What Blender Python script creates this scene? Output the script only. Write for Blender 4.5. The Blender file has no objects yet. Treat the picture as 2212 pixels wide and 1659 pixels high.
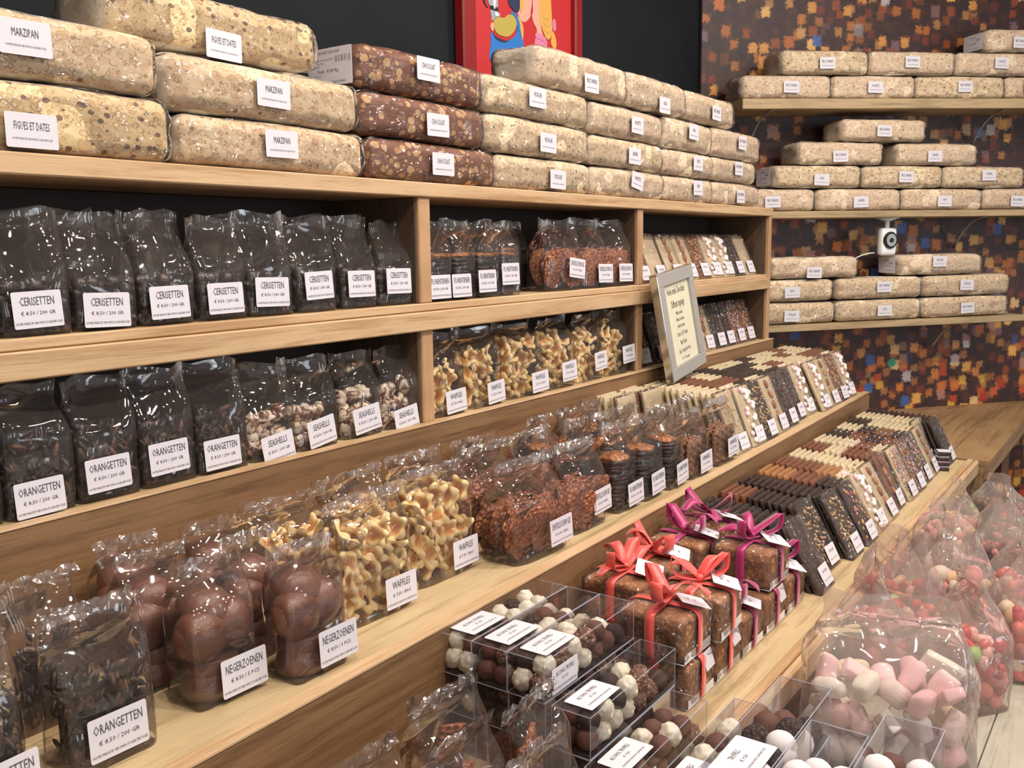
import bpy, bmesh, math, random
from mathutils import Vector, Matrix, Euler, noise

# ------------------------------------------------------------------ frame, camera, light
SC = bpy.context.scene
COL = SC.collection
K = 0.7            # one layout unit is 0.7 m
EYE = 1.55         # the layout's z = 0 is the eye level, 1.55 m over the floor
CX = Vector((0.5763833556, 0.1269415724, -0.8072596017))
CY = Vector((-0.8170895848, 0.0748775519, -0.5716274685))
CZ = Vector((-0.0121176669, 0.9890799712, 0.1468808113))
cam_data = bpy.data.cameras.new('camera')
cam = bpy.data.objects.new('camera', cam_data)
COL.objects.link(cam)
cam_data.sensor_width = 36.0
cam_data.lens = 2000.0 / 2212.0 * 36.0
cam_data.clip_start = 0.02
m = Matrix((CX, CY, CZ)).to_4x4()
m.translation = Vector((0, 0, EYE))
cam.matrix_world = m
SC.camera = cam

SC.view_settings.view_transform = 'Standard'
SC.view_settings.look = 'None'
SC.view_settings.exposure = -0.08
SC.view_settings.gamma = 1.0
SC.view_settings.use_curve_mapping = False
SC.cycles.max_bounces = 5
SC.cycles.diffuse_bounces = 3
SC.cycles.glossy_bounces = 2
SC.cycles.transmission_bounces = 2
SC.cycles.transparent_max_bounces = 24
SC.cycles.caustics_reflective = False
SC.cycles.caustics_refractive = False
SC.cycles.sample_clamp_indirect = 4.0
SC.cycles.use_adaptive_sampling = True
SC.cycles.adaptive_threshold = 0.055
SC.cycles.use_denoising = True

world = bpy.data.worlds.new('shop_ambient')
SC.world = world
world.use_nodes = True
bg = world.node_tree.nodes['Background']
bg.inputs[0].default_value = (1.0, 0.94, 0.90, 1)
bg.inputs[1].default_value = 0.46

LAMPS = [  # x, y, z in layout units (ceiling lamps over the aisle), watts, size in metres
    (0.2, -0.3, 2.0, 17, 0.13), (1.5, -0.3, 2.0, 18, 0.13), (2.9, -0.3, 2.0, 19, 0.13), (4.4, -0.4, 2.0, 20, 0.13),
    (0.9, 0.9, 2.0, 10, 0.10), (2.4, 0.8, 2.0, 10, 0.10), (3.9, 0.6, 2.0, 11, 0.10), (-0.9, -1.2, 2.0, 12, 0.16), (2.0, -1.7, 2.0, 16, 0.16), (4.6, -1.7, 2.0, 15, 0.16)]

# ------------------------------------------------------------------ helpers
def lin(h):
    h = h.lstrip('#')
    out = []
    for i in (0, 2, 4):
        c = int(h[i:i+2], 16) / 255.0
        out.append(c / 12.92 if c <= 0.04045 else ((c + 0.055) / 1.055) ** 2.4)
    return (out[0], out[1], out[2], 1.0)

class NT:
    def __init__(self, name):
        self.m = bpy.data.materials.new(name)
        self.m.use_nodes = True
        self.t = self.m.node_tree
        self.t.nodes.clear()
        self.out = self.t.nodes.new('ShaderNodeOutputMaterial')
    def n(self, typ, ins=None, **kw):
        nd = self.t.nodes.new(typ)
        for k, v in kw.items():
            setattr(nd, k, v)
        for k, v in (ins or {}).items():
            self.set(nd, k, v)
        return nd
    def set(self, nd, k, v):
        s = nd.inputs[k]
        if isinstance(v, bpy.types.NodeSocket):
            self.t.links.new(v, s)
        else:
            s.default_value = v
    def mapping(self, scale=(1, 1, 1), coord='Object', loc=None, rnd=False):
        tc = self.n('ShaderNodeTexCoord')
        src = tc.outputs[coord]
        if rnd:
            oi = self.n('ShaderNodeObjectInfo')
            mul = self.n('ShaderNodeMath', {0: oi.outputs['Random'], 1: 37.0}, operation='MULTIPLY')
            add = self.n('ShaderNodeVectorMath', {0: src, 1: mul.outputs[0]}, operation='ADD')
            src = add.outputs[0]
        mp = self.n('ShaderNodeMapping', {'Vector': src, 'Scale': scale})
        if loc: mp.inputs['Location'].default_value = loc
        return mp.outputs[0]
    def ramp(self, fac, stops, interp='LINEAR'):
        r = self.n('ShaderNodeValToRGB', {'Fac': fac})
        cr = r.color_ramp
        cr.interpolation = interp
        while len(cr.elements) < len(stops):
            cr.elements.new(0.5)
        for e, (p, c) in zip(cr.elements, stops):
            e.position = p
            e.color = lin(c) if isinstance(c, str) else c
        return r.outputs['Color']
    def mix(self, fac, a, b, blend='MIX'):
        x = self.n('ShaderNodeMix', data_type='RGBA', blend_type=blend)
        self.set(x, 0, fac); self.set(x, 6, a); self.set(x, 7, b)
        return x.outputs[2]
    def math(self, op, a, b=0.0, clamp=False):
        x = self.n('ShaderNodeMath', {0: a, 1: b}, operation=op)
        x.use_clamp = clamp
        return x.outputs[0]
    def noise(self, vec, scale, detail=3.0, rough=0.55, dist=0.0):
        return self.n('ShaderNodeTexNoise', {'Vector': vec, 'Scale': scale, 'Detail': detail, 'Roughness': rough, 'Distortion': dist})
    def vor(self, vec, scale, feature='F1', rand=1.0):
        return self.n('ShaderNodeTexVoronoi', {'Vector': vec, 'Scale': scale, 'Randomness': rand}, feature=feature)
    def bump(self, h, strength=0.3, dist=0.01, normal=None):
        b = self.n('ShaderNodeBump', {'Height': h, 'Strength': strength, 'Distance': dist})
        if normal: self.set(b, 'Normal', normal)
        return b.outputs[0]
    def bsdf(self, color, rough=0.5, normal=None, **kw):
        b = self.n('ShaderNodeBsdfPrincipled')
        self.set(b, 'Base Color', lin(color) if isinstance(color, str) else color)
        self.set(b, 'Roughness', rough)
        for k, v in kw.items():
            self.set(b, k, v)
        if normal is not None: self.set(b, 'Normal', normal)
        self.t.links.new(b.outputs[0], self.out.inputs['Surface'])
        return b

MATS = {}
def plain(name, color, rough=0.5, **kw):
    n = NT(name); n.bsdf(color, rough, **kw); MATS[name] = n.m
    return n.m

def wood(name, light, dark, grain=1.0, knots=0.5, axis='x'):
    n = NT(name)
    sc = {'x': (1.3, 16, 16), 'y': (16, 1.3, 16), 'z': (16, 16, 1.3)}[axis]
    v = n.mapping(sc, rnd=True)
    big = n.noise(v, 1.0 * grain, 3.0, 0.6, 1.2)
    fine = n.noise(v, 7.0 * grain, 4.0, 0.7)
    wv = n.n('ShaderNodeTexWave', {'Vector': v, 'Scale': 0.35, 'Distortion': 9.0, 'Detail': 2.0, 'Detail Scale': 0.8}, wave_type='BANDS', bands_direction='Z')
    a = n.math('ADD', n.math('MULTIPLY', big.outputs['Fac'], 0.5), n.math('MULTIPLY', wv.outputs['Fac'], 0.14))
    fv = n.noise(n.mapping({'x': (3, 70, 70), 'y': (70, 3, 70), 'z': (70, 70, 3)}[axis], rnd=True), 1.6, 4.0, 0.75)
    a = n.math('ADD', a, n.math('ADD', n.math('MULTIPLY', fine.outputs['Fac'], 0.25), n.math('MULTIPLY', fv.outputs['Fac'], 0.3)))
    c = n.ramp(a, [(0.44, dark), (0.58, light), (0.66, light), (0.80, dark)])
    kv = n.mapping({'x': (1.2, 4, 4), 'y': (4, 1.2, 4), 'z': (4, 4, 1.2)}[axis], rnd=True)
    kd = n.vor(kv, 1.6)
    kf = n.ramp(kd.outputs['Distance'], [(0.0, (1, 1, 1, 1)), (0.05 * knots, (1, 1, 1, 1)), (0.12 * knots, (0, 0, 0, 1))])
    c2 = n.mix(n.math('MULTIPLY', kf, 0.75), c, lin('#4a2c18'))
    pt = n.noise(n.mapping((1.5, 3, 3), rnd=True), 2.0, 3.0)
    c3 = n.mix(n.math('MULTIPLY', n.ramp(pt.outputs['Fac'], [(0.45, (0, 0, 0, 1)), (0.7, (1, 1, 1, 1))]), 0.4), c2, lin(dark))
    n.bsdf(c3, 0.55, n.bump(a, 0.35, 0.004))
    MATS[name] = n.m
    return n.m

def film(name, haze=0.05, bump=0.7, scale=8.0, tint='#fbf7f4', gain=1.0, rough=0.06):
    n = NT(name)
    a = n.noise(n.mapping((1, 1, 0.4), rnd=True), scale, 1.0, 0.4, 1.0)
    b = n.noise(n.mapping((0.6, 0.6, 1.2), rnd=True), scale * 2.3, 1.0, 0.4, 0.6)
    r1 = n.math('ABSOLUTE', n.math('SUBTRACT', a.outputs['Fac'], 0.5))
    r2 = n.math('ABSOLUTE', n.math('SUBTRACT', b.outputs['Fac'], 0.5))
    h = n.math('ADD', n.math('MULTIPLY', r1, 1.0), n.math('MULTIPLY', r2, 0.45))
    nm = n.bump(h, bump, 0.05)
    lw = n.n('ShaderNodeLayerWeight', {'Blend': 0.16})
    fac = n.math('ADD', n.math('MULTIPLY', lw.outputs['Fresnel'], 0.55 * gain), 0.035 * gain, True)
    gl = n.n('ShaderNodeBsdfGlossy', {'Color': (1, 1, 1, 1), 'Roughness': rough, 'Normal': nm})
    tr = n.n('ShaderNodeBsdfTransparent', {'Color': lin(tint)})
    df = n.n('ShaderNodeBsdfDiffuse', {'Color': lin('#e9dfdc')})
    s1 = n.n('ShaderNodeMixShader', {0: haze, 1: tr.outputs[0], 2: df.outputs[0]})
    s2 = n.n('ShaderNodeMixShader', {0: fac, 1: s1.outputs[0], 2: gl.outputs[0]})
    n.t.links.new(s2.outputs[0], n.out.inputs['Surface'])
    MATS[name] = n.m
    return n.m

def nougat(name, base, nuts, bits, bit_amt=0.0, nut_scale=30.0, nut_size=0.5, paper='#efe6d6', paper_amt=0.85, nut_mix=0.5, arc_amt=0.75):
    n = NT(name)
    v = n.mapping((1, 1, 1.35), rnd=True)
    wob = n.noise(v, 22.0, 2.0)
    vv = n.n('ShaderNodeVectorMath', {0: v, 1: n.n('ShaderNodeVectorMath', {0: wob.outputs['Color'], 1: (0.009, 0.009, 0.009)}, operation='MULTIPLY').outputs[0]}, operation='ADD').outputs[0]
    vo = n.vor(vv, nut_scale)
    rnd = n.n('ShaderNodeSeparateColor', {0: vo.outputs['Color']})
    size = n.math('MULTIPLY', n.math('ADD', rnd.outputs[0], 0.42), nut_size * 0.66)
    inside = n.math('SUBTRACT', size, vo.outputs['Distance'])
    body = n.ramp(n.math('MULTIPLY', inside, 12.0), [(0.0, (0, 0, 0, 1)), (0.55, (1, 1, 1, 1))])
    rim = n.ramp(n.math('ADD', n.math('MULTIPLY', inside, 9.0), 0.3), [(0.10, (0, 0, 0, 1)), (0.32, (1, 1, 1, 1)), (0.42, (1, 1, 1, 1)), (0.75, (0, 0, 0, 1))])
    nutc = n.ramp(rnd.outputs[1], [(0.0, nuts[0]), (0.4, nuts[1]), (0.8, nuts[2])], 'CONSTANT')
    c = n.mix(n.math('MULTIPLY', body, nut_mix), lin(base), nutc)
    c = n.mix(n.math('MULTIPLY', rim, 0.85), c, lin(nuts[3]))
    v2 = n.vor(vv, nut_scale * 2.1)
    r2 = n.n('ShaderNodeSeparateColor', {0: v2.outputs['Color']})
    sm = n.math('MULTIPLY', n.math('LESS_THAN', v2.outputs['Distance'], 0.28), n.math('GREATER_THAN', r2.outputs[0], 0.55))
    c = n.mix(n.math('MULTIPLY', sm, 0.35), c, lin(nuts[1]))
    if bit_amt > 0:
        v3 = n.vor(vv, nut_scale * 1.25)
        r3 = n.n('ShaderNodeSeparateColor', {0: v3.outputs['Color']})
        bt = n.math('MULTIPLY', n.math('LESS_THAN', v3.outputs['Distance'], 0.36), n.math('GREATER_THAN', r3.outputs[2], 1.0 - bit_amt))
        c = n.mix(n.math('MULTIPLY', bt, 0.9), c, lin(bits))
    v5 = n.vor(vv, nut_scale * 1.35)
    ring = n.ramp(v5.outputs['Distance'], [(0.34, (0, 0, 0, 1)), (0.42, (1, 1, 1, 1)), (0.46, (1, 1, 1, 1)), (0.54, (0, 0, 0, 1))])
    brk = n.noise(v, nut_scale * 1.3, 2.0)
    arc = n.math('MULTIPLY', ring, n.math('GREATER_THAN', brk.outputs['Fac'], 0.52))
    c = n.mix(n.math('MULTIPLY', arc, arc_amt), c, lin(nuts[3]))
    cloud = n.noise(v, 6.0, 2.0)
    c = n.mix(n.math('MULTIPLY', cloud.outputs['Fac'], 0.12), c, lin(base))
    tc = n.n('ShaderNodeTexCoord')
    sep = n.n('ShaderNodeSeparateXYZ', {0: tc.outputs['Normal']})
    top = n.math('ABSOLUTE', sep.outputs['Y'])
    pf = n.ramp(top, [(0.25, (1, 1, 1, 1)), (0.6, (0, 0, 0, 1))])
    c = n.mix(n.math('MULTIPLY', pf, paper_amt), c, lin(paper))
    cr = n.noise(n.mapping((1, 1, 1.6), rnd=True), 26.0, 3.0, 0.6, 2.0)
    nb = n.bump(vo.outputs['Distance'], 0.25, 0.006)
    b = n.bsdf(c, 0.6, nb)
    n.set(b, 'Coat Weight', 0.10); n.set(b, 'Coat Roughness', 0.25)
    n.set(b, 'Coat Normal', n.bump(cr.outputs['Fac'], 0.5, 0.01))
    MATS[name] = n.m
    return n.m

def link(name, mesh, parent=None, loc=(0, 0, 0), rot=(0, 0, 0), scale=None):
    o = bpy.data.objects.new(name, mesh)
    COL.objects.link(o)
    o.location = loc
    o.rotation_euler = rot
    if scale is not None: o.scale = scale if hasattr(scale, '__len__') else (scale,) * 3
    if parent is not None: o.parent = parent
    return o

def thing(name, label, cat, loc=(0, 0, 0), rot=(0, 0, 0), group=None, mesh=None):
    if len(label.split()) > 16: print('LONG', label)
    o = link(name, mesh, None, loc, rot)
    o['label'] = label; o['category'] = cat
    if group: o['group'] = group
    return o

def struct(name, mesh, loc=(0, 0, 0), rot=(0, 0, 0)):
    o = link(name, mesh, None, loc, rot)
    o['kind'] = 'structure'
    return o

def mesh_of(name, verts, faces, mat, smooth=False):
    me = bpy.data.meshes.new(name)
    me.from_pydata([tuple(v) for v in verts], [], faces)
    me.update()
    if mat is not None:
        for mm in (mat if isinstance(mat, (list, tuple)) else [mat]):
            me.materials.append(MATS[mm] if isinstance(mm, str) else mm)
    if smooth:
        for p in me.polygons: p.use_smooth = True
    return me

def bm_mesh(name, bm, mat, smooth=True):
    me = bpy.data.meshes.new(name)
    bm.to_mesh(me); bm.free()
    if mat is not None:
        for mm in (mat if isinstance(mat, (list, tuple)) else [mat]):
            me.materials.append(MATS[mm] if isinstance(mm, str) else mm)
    for p in me.polygons: p.use_smooth = smooth
    return me

def box_bm(bm, x0, x1, y0, y1, z0, z1, bev=0.0):
    r = bmesh.ops.create_cube(bm, size=1.0, matrix=Matrix.Translation(((x0+x1)/2, (y0+y1)/2, (z0+z1)/2)) @ Matrix.Diagonal((x1-x0, y1-y0, z1-z0, 1)))
    if bev > 0:
        es = list({e for v in r['verts'] for e in v.link_edges})
        bmesh.ops.bevel(bm, geom=es, offset=bev, segments=1, affect='EDGES')

def boxes(name, lst, mat, bev=0.003):
    bm = bmesh.new()
    for b in lst: box_bm(bm, *b, bev=bev)
    return bm_mesh(name, bm, mat, False)

def prism(name, poly, z0, z1, mat):
    n = len(poly)
    vs = [(x, y, z0) for x, y in poly] + [(x, y, z1) for x, y in poly]
    fs = [tuple(range(n))[::-1], tuple(range(n, 2*n))] + [(i, (i+1) % n, n+(i+1) % n, n+i) for i in range(n)]
    return mesh_of(name, vs, fs, mat)

def rbox(name, sx, sy, sz, r, mat, div=(10, 6, 6), wob=0.0, freq=8.0, seed=0, centre=False, bulge=0.0):
    """rounded block; x centred, y from 0, z from 0 unless centre"""
    def axis(h, n):
        inner = [(-h + r) + (2*h - 2*r) * i / n for i in range(n + 1)]
        return [-h, -h + r*0.35] + inner + [h - r*0.35, h]
    ax = [axis(sx/2, div[0]), axis(sy/2, div[1]), axis(sz/2, div[2])]
    idx = {}; vs = []; fs = []
    def V(i, j, k):
        key = (i, j, k)
        if key not in idx:
            p = Vector((ax[0][i], ax[1][j], ax[2][k]))
            q = Vector([max(-h + r, min(h - r, c)) for h, c in zip((sx/2, sy/2, sz/2), p)])
            d = p - q
            if d.length > 1e-9: p = q + d.normalized() * r
            if bulge: p.z += bulge * (1 - (2*p.x/sx)**2) * (p.z/sz + 0.5)
            if wob:
                s = Vector((seed*3.1, seed*1.7, seed))
                p = p + noise.noise_vector(p*freq + s) * wob
            idx[key] = len(vs)
            vs.append(p if centre else p + Vector((0, sy/2, sz/2)))
        return idx[key]
    n0, n1, n2 = len(ax[0])-1, len(ax[1])-1, len(ax[2])-1
    for i in range(n0):
        for j in range(n1):
            fs.append((V(i, j, 0), V(i, j+1, 0), V(i+1, j+1, 0), V(i+1, j, 0)))
            fs.append((V(i, j, n2), V(i+1, j, n2), V(i+1, j+1, n2), V(i, j+1, n2)))
    for i in range(n0):
        for k in range(n2):
            fs.append((V(i, 0, k), V(i+1, 0, k), V(i+1, 0, k+1), V(i, 0, k+1)))
            fs.append((V(i, n1, k), V(i, n1, k+1), V(i+1, n1, k+1), V(i+1, n1, k)))
    for j in range(n1):
        for k in range(n2):
            fs.append((V(0, j, k), V(0, j, k+1), V(0, j+1, k+1), V(0, j+1, k)))
            fs.append((V(n0, j, k), V(n0, j+1, k), V(n0, j+1, k+1), V(n0, j, k+1)))
    return mesh_of(name, vs, fs, mat, True)

def ico(bm, loc, rad, sub=2, rot=None):
    M4 = Matrix.Translation(loc)
    if rot: M4 = M4 @ Euler(rot).to_matrix().to_4x4()
    M4 = M4 @ Matrix.Diagonal((rad[0], rad[1], rad[2], 1))
    return bmesh.ops.create_icosphere(bm, subdivisions=sub, radius=1.0, matrix=M4)['verts']

def cyl(bm, loc, r1, r2, h, seg=16, rot=None):
    M4 = Matrix.Translation(loc)
    if rot: M4 = M4 @ Euler(rot).to_matrix().to_4x4()
    return bmesh.ops.create_cone(bm, cap_ends=True, segments=seg, radius1=r1, radius2=r2, depth=h, matrix=M4)['verts']

def strip(name, pts, width, mat, across=(1, 0, 0), thick=0.0012):
    """a ribbon along pts; across is a vector or a list of vectors; it has a thickness"""
    vs = []; fs = []
    n = len(pts)
    for i, p in enumerate(pts):
        p = Vector(p)
        a = Vector(across[i] if isinstance(across, list) else across).normalized() * width / 2
        t = (Vector(pts[min(i+1, n-1)]) - Vector(pts[max(i-1, 0)])).normalized()
        u = t.cross(a.normalized()) * thick / 2
        vs += [p - a - u, p + a - u, p + a + u, p - a + u]
    for i in range(n - 1):
        b = i*4; c = b+4
        for q in range(4):
            r = (q+1) % 4
            fs.append((b+q, b+r, c+r, c+q))
    fs.append((0, 3, 2, 1)); e = (n-1)*4
    fs.append((e, e+1, e+2, e+3))
    return mesh_of(name, vs, fs, mat, True)

# ------------------------------------------------------------------ lettering
TEXTS = {}
def text_mesh(key, lines, mat='ink'):
    """lines: (text, height, y, x squeeze, x); a flat mesh in the XZ plane facing -Y"""
    if key in TEXTS: return TEXTS[key]
    vs = []; fs = []
    for ln in lines:
        s, size, y, sq = ln[:4]
        x = ln[4] if len(ln) > 4 else 0.0
        cu = bpy.data.curves.new('lettering', 'FONT')
        cu.body = s; cu.size = size; cu.align_x = 'CENTER'; cu.align_y = 'CENTER'
        cu.resolution_u = 1
        o = bpy.data.objects.new('lettering', cu)
        COL.objects.link(o)
        me = bpy.data.meshes.new_from_object(o)
        b = len(vs)
        vs += [(v.co.x * sq + x, 0.0, v.co.y + y) for v in me.vertices]
        fs += [tuple(b + i for i in p.vertices) for p in me.polygons]
        bpy.data.objects.remove(o); bpy.data.curves.remove(cu); bpy.data.meshes.remove(me)
    TEXTS[key] = mesh_of('lettering', vs, fs, mat)
    return TEXTS[key]

def label_mesh(w, h, r=0.0035, bow=0.0, mat='paper'):
    key = ('label', w, h, bow)
    if key in TEXTS: return TEXTS[key]
    pts = []
    for cx, cz, a0 in ((w/2-r, h/2-r, 0), (-w/2+r, h/2-r, 90), (-w/2+r, -h/2+r, 180), (w/2-r, -h/2+r, 270)):
        for a in (0, 30, 60, 90):
            t = math.radians(a0 + a)
            pts.append((cx + r*math.cos(t), cz + r*math.sin(t)))
    n = len(pts)
    vs = [(x, 0.0, z) for x, z in pts] + [(x, 0.0008, z) for x, z in pts]
    fs = [tuple(range(n)), tuple(range(2*n-1, n-1, -1))] + [(i, n+i, n+(i+1) % n, (i+1) % n) for i in range(n)]
    TEXTS[key] = mesh_of('label', vs, fs, mat)
    return TEXTS[key]

def add_label(parent, key, loc, rot=(0, 0, 0), w=0.09, h=0.066, scale=1.0):
    l = link('label', label_mesh(w, h), parent, loc, rot, scale)
    if key in LABELS:
        t = link('lettering', text_mesh(key, LABELS[key]), l, (0, -0.0006, 0))
    return l

HM = 'HOME MADE BY BROWN SUGAR BRUGGE'
def bag_text(name, price, sq=0.55):
    return [(name, 0.021, 0.014, sq), (price, 0.0095, -0.006, 1.0), (HM, 0.0062, -0.0235, 0.72)]
LABELS = {
    'cerisetten': bag_text('CERISETTEN', '\u20ac 8,50 / 200 GR'),
    'orangetten': bag_text('ORANGETTEN', '\u20ac 8,50 / 200 GR'),
    'seashells': bag_text('SEASHELLS', '\u20ac 8,50 / 200 GR'),
    'negerzoenen': bag_text('NEGERZOENEN', '\u20ac 8,50 / 5 PCS', 0.5),
    'waffles': bag_text('WAFFLES', '\u20ac 7,50 / BAG', 0.6),
    'florentienen': bag_text('FLORENTIENEN', '\u20ac 8,50 / 200 GR', 0.5),
    'dentelle': bag_text('DENTELLE DE BRUGES', '\u20ac 6,00 / BAG', 0.36),
    'amandel': bag_text('AMANDEL', '\u20ac 6,50 / BAG', 0.6),
    'truffels': [('ALCOHOL TRUFFELS', 0.0125, 0.012, 0.55), ('\u20ac 9,50', 0.008, -0.002, 1.0), (HM, 0.006, -0.016, 0.7)],
    'truffels2': [('TRUFFELS', 0.012, 0.012, 0.55), ('\u20ac 9,50', 0.008, -0.002, 1.0), (HM, 0.006, -0.016, 0.7)],
    'cake': [('CAKE', 0.010, 0.010, 0.7), ('4,95', 0.010, -0.006, 0.8)],
    'bar': [('CHOCOLADE', 0.011, 0.010, 0.6), (HM, 0.0045, -0.014, 0.7)],
}
for k, s in dict(marzipan='MARZIPAN', figues='FIGUES ET DATES', chocolat='CHOCOLAT', pistache='PISTACHE', miel='MIEL ET AMANDES', cassis='CASSIS', noix='NOIX', noisette='NOISETTE', caramel='CARAMEL').items():
    LABELS[k] = [(s, 0.019, 0.007, 0.5 if len(s) < 10 else 0.42), (HM, 0.0052, -0.014, 0.7)]

# ------------------------------------------------------------------ materials
wood('pine_front', '#c9a983', '#a9845c', 1.0, 0.45)
wood('pine_face', '#8c6948', '#684a31', 0.8, 0.8)  # weathered brown, with the shade of the upright faces darkened into it
wood('pine_floor', '#c6ad86', '#9c845f', 1.0, 0.5)
wood('pine_upright', '#bd9670', '#9c744e', 1.0, 0.3, 'z')
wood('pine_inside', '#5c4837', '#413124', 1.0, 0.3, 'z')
wood('grey_board', '#b59c77', '#83704f', 1.0, 0.6)
wood('table_board', '#a3825c', '#7d5f40', 0.7, 0.5)
wood('table_light', '#c0a684', '#a58a66', 0.7, 0.5)
wood('dark_panel', '#694732', '#4c3122', 0.7, 0.6, 'z')
wood('low_table', '#a8a192', '#857e70', 0.8, 0.3)
wood('floor_board', '#4d3a2b', '#33261c', 0.6, 0.4)
plain('paper', '#d8d4dc', 0.45)
plain('card', '#e6e4e4', 0.4)
plain('ink', '#4a4a50', 0.6)
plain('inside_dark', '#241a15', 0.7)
n = NT('wall_dark'); v = n.mapping((1, 1, 1)); q = n.noise(v, 3.0)
n.bsdf(n.ramp(q.outputs['Fac'], [(0.3, '#0e1216'), (0.7, '#14191e')]), 0.75, None, **{'Specular IOR Level': 0.25}); MATS['wall_dark'] = n.m
plain('ceiling_paint', '#3a3633', 0.8)
plain('steel', '#b8b6b0', 0.35, Metallic=0.8)
plain('white_plastic', '#eef0f2', 0.3)
plain('black_plastic', '#15161a', 0.25)
plain('poster_red', '#c0262a', 0.45)
plain('poster_frame', '#8a1a1c', 0.35)
for k, c in dict(blue='#2374c4', navy='#1c2a50', yellow='#b5a24a', skin='#dda490', blond='#dca552', pink='#d87fa0', pot='#9aa2ac', pot_light='#d5dce2', dark='#1b1718').items():
    plain('paint_' + k, c, 0.5)

def wallpaper():
    n = NT('mosaic_wallpaper')
    v = n.mapping((1, 1, 1))
    sep = n.n('ShaderNodeSeparateXYZ', {0: v})
    z = sep.outputs['Z']
    flat = n.n('ShaderNodeCombineXYZ', {0: sep.outputs['X'], 1: sep.outputs['Z'], 2: 0.0}).outputs[0]
    dist = n.noise(flat, 75.0, 4.0, 0.8)
    off = n.n('ShaderNodeVectorMath', {0: dist.outputs['Color'], 1: (0.5, 0.5, 0.5)}, operation='SUBTRACT').outputs[0]
    off = n.n('ShaderNodeVectorMath', {0: off, 1: (0.075, 0.075, 0.0)}, operation='MULTIPLY').outputs[0]
    p = n.n('ShaderNodeVectorMath', {0: flat, 1: off}, operation='ADD').outputs[0]
    under = n.noise(flat, 14.0, 4.0, 0.7)
    strokes = n.noise(n.n('ShaderNodeMapping', {'Vector': flat, 'Scale': (6, 40, 1)}).outputs[0], 2.0, 3.0)
    c = n.ramp(under.outputs['Fac'], [(0.3, '#1d1520'), (0.5, '#2c1b22'), (0.62, '#4a2a1c'), (0.75, '#261b35')])
    c = n.mix(n.math('MULTIPLY', strokes.outputs['Fac'], 0.35), c, lin('#5c3a24'))
    low = n.n('ShaderNodeMapRange', {'Value': z, 'From Min': -0.95, 'From Max': 0.45, 'To Min': 1.0, 'To Max': 0.0}).outputs[0]
    for i, (sc, dens, seed, pal) in enumerate([
            (11.0, 1.05, 3.0, ['#8a4420', '#b0682e', '#73342a', '#9c6438', '#63302a', '#a87444']),
            (9.4, 0.85, 0.0, ['#d09048', '#a8642f', '#c09058', '#8c4a2c', '#e0ac62', '#7a5860']),
            (8.2, 0.42, 11.0, ['#dcb680', '#bcaeb0', '#c87038', '#41609c', '#dca650', '#a8786c'])]):
        vo = n.vor(n.n('ShaderNodeVectorMath', {0: p, 1: (seed, seed * 0.7, 0)}, operation='ADD').outputs[0], sc * 1.45, 'F1', 0.75)
        vo.distance = 'CHEBYCHEV'
        r = n.n('ShaderNodeSeparateColor', {0: vo.outputs['Color']})
        keep = n.math('LESS_THAN', r.outputs[0], n.math('MULTIPLY', n.math('ADD', n.math('MULTIPLY', low, 0.5), 0.48), dens))
        ins = n.ramp(vo.outputs['Distance'], [(0.0, (1, 1, 1, 1)), (0.31, (1, 1, 1, 1)), (0.39, (0, 0, 0, 1))])
        st = [(j / len(pal), pal[j]) for j in range(len(pal))]
        col = n.ramp(r.outputs[1], st, 'CONSTANT')
        if i == 1:
            redd = n.ramp(r.outputs[1], [(0.0, '#b03020'), (0.3, '#d07a2c'), (0.55, '#c8481e'), (0.8, '#d8a83a')], 'CONSTANT')
            lf = n.n('ShaderNodeMapRange', {'Value': z, 'From Min': -0.55, 'From Max': -0.85, 'To Min': 0.0, 'To Max': 0.9}).outputs[0]
            col = n.mix(lf, col, redd)
        dab = n.math('MULTIPLY', n.math('MULTIPLY', ins, keep), n.math('ADD', n.math('MULTIPLY', dist.outputs['Fac'], 0.8), 0.55), True)
        c = n.mix(dab, c, col)
    v4 = n.vor(p, 5.5, 'F1', 1.0)
    r4 = n.n('ShaderNodeSeparateColor', {0: v4.outputs['Color']})
    k4 = n.math('MULTIPLY', n.math('LESS_THAN', v4.outputs['Distance'], 0.16), n.math('GREATER_THAN', r4.outputs[0], 0.80))
    c = n.mix(k4, c, n.ramp(r4.outputs[1], [(0.0, '#3f9a78'), (0.25, '#4a76c0'), (0.5, '#d6cfc8'), (0.75, '#b02c34')], 'CONSTANT'))
    n.bsdf(c, 0.5)
    MATS['mosaic_wallpaper'] = n.m
wallpaper()

film('cellophane', 0.03, 0.7, 4.5, gain=1.25, rough=0.045)
film('cellophane_soft', 0.17, 0.7, 5.0, gain=1.1)
film('wrap', 0.035, 1.0, 14.0, gain=1.5, rough=0.08)
film('acrylic', 0.012, 0.02, 4.0, tint='#f6f5fa', gain=0.9, rough=0.03)
plain('acrylic_edge', '#c9cfdf', 0.2, Alpha=0.42)
film('crimped_film', 0.10, 0.5, 12.0, gain=5.0, rough=0.12)

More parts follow.
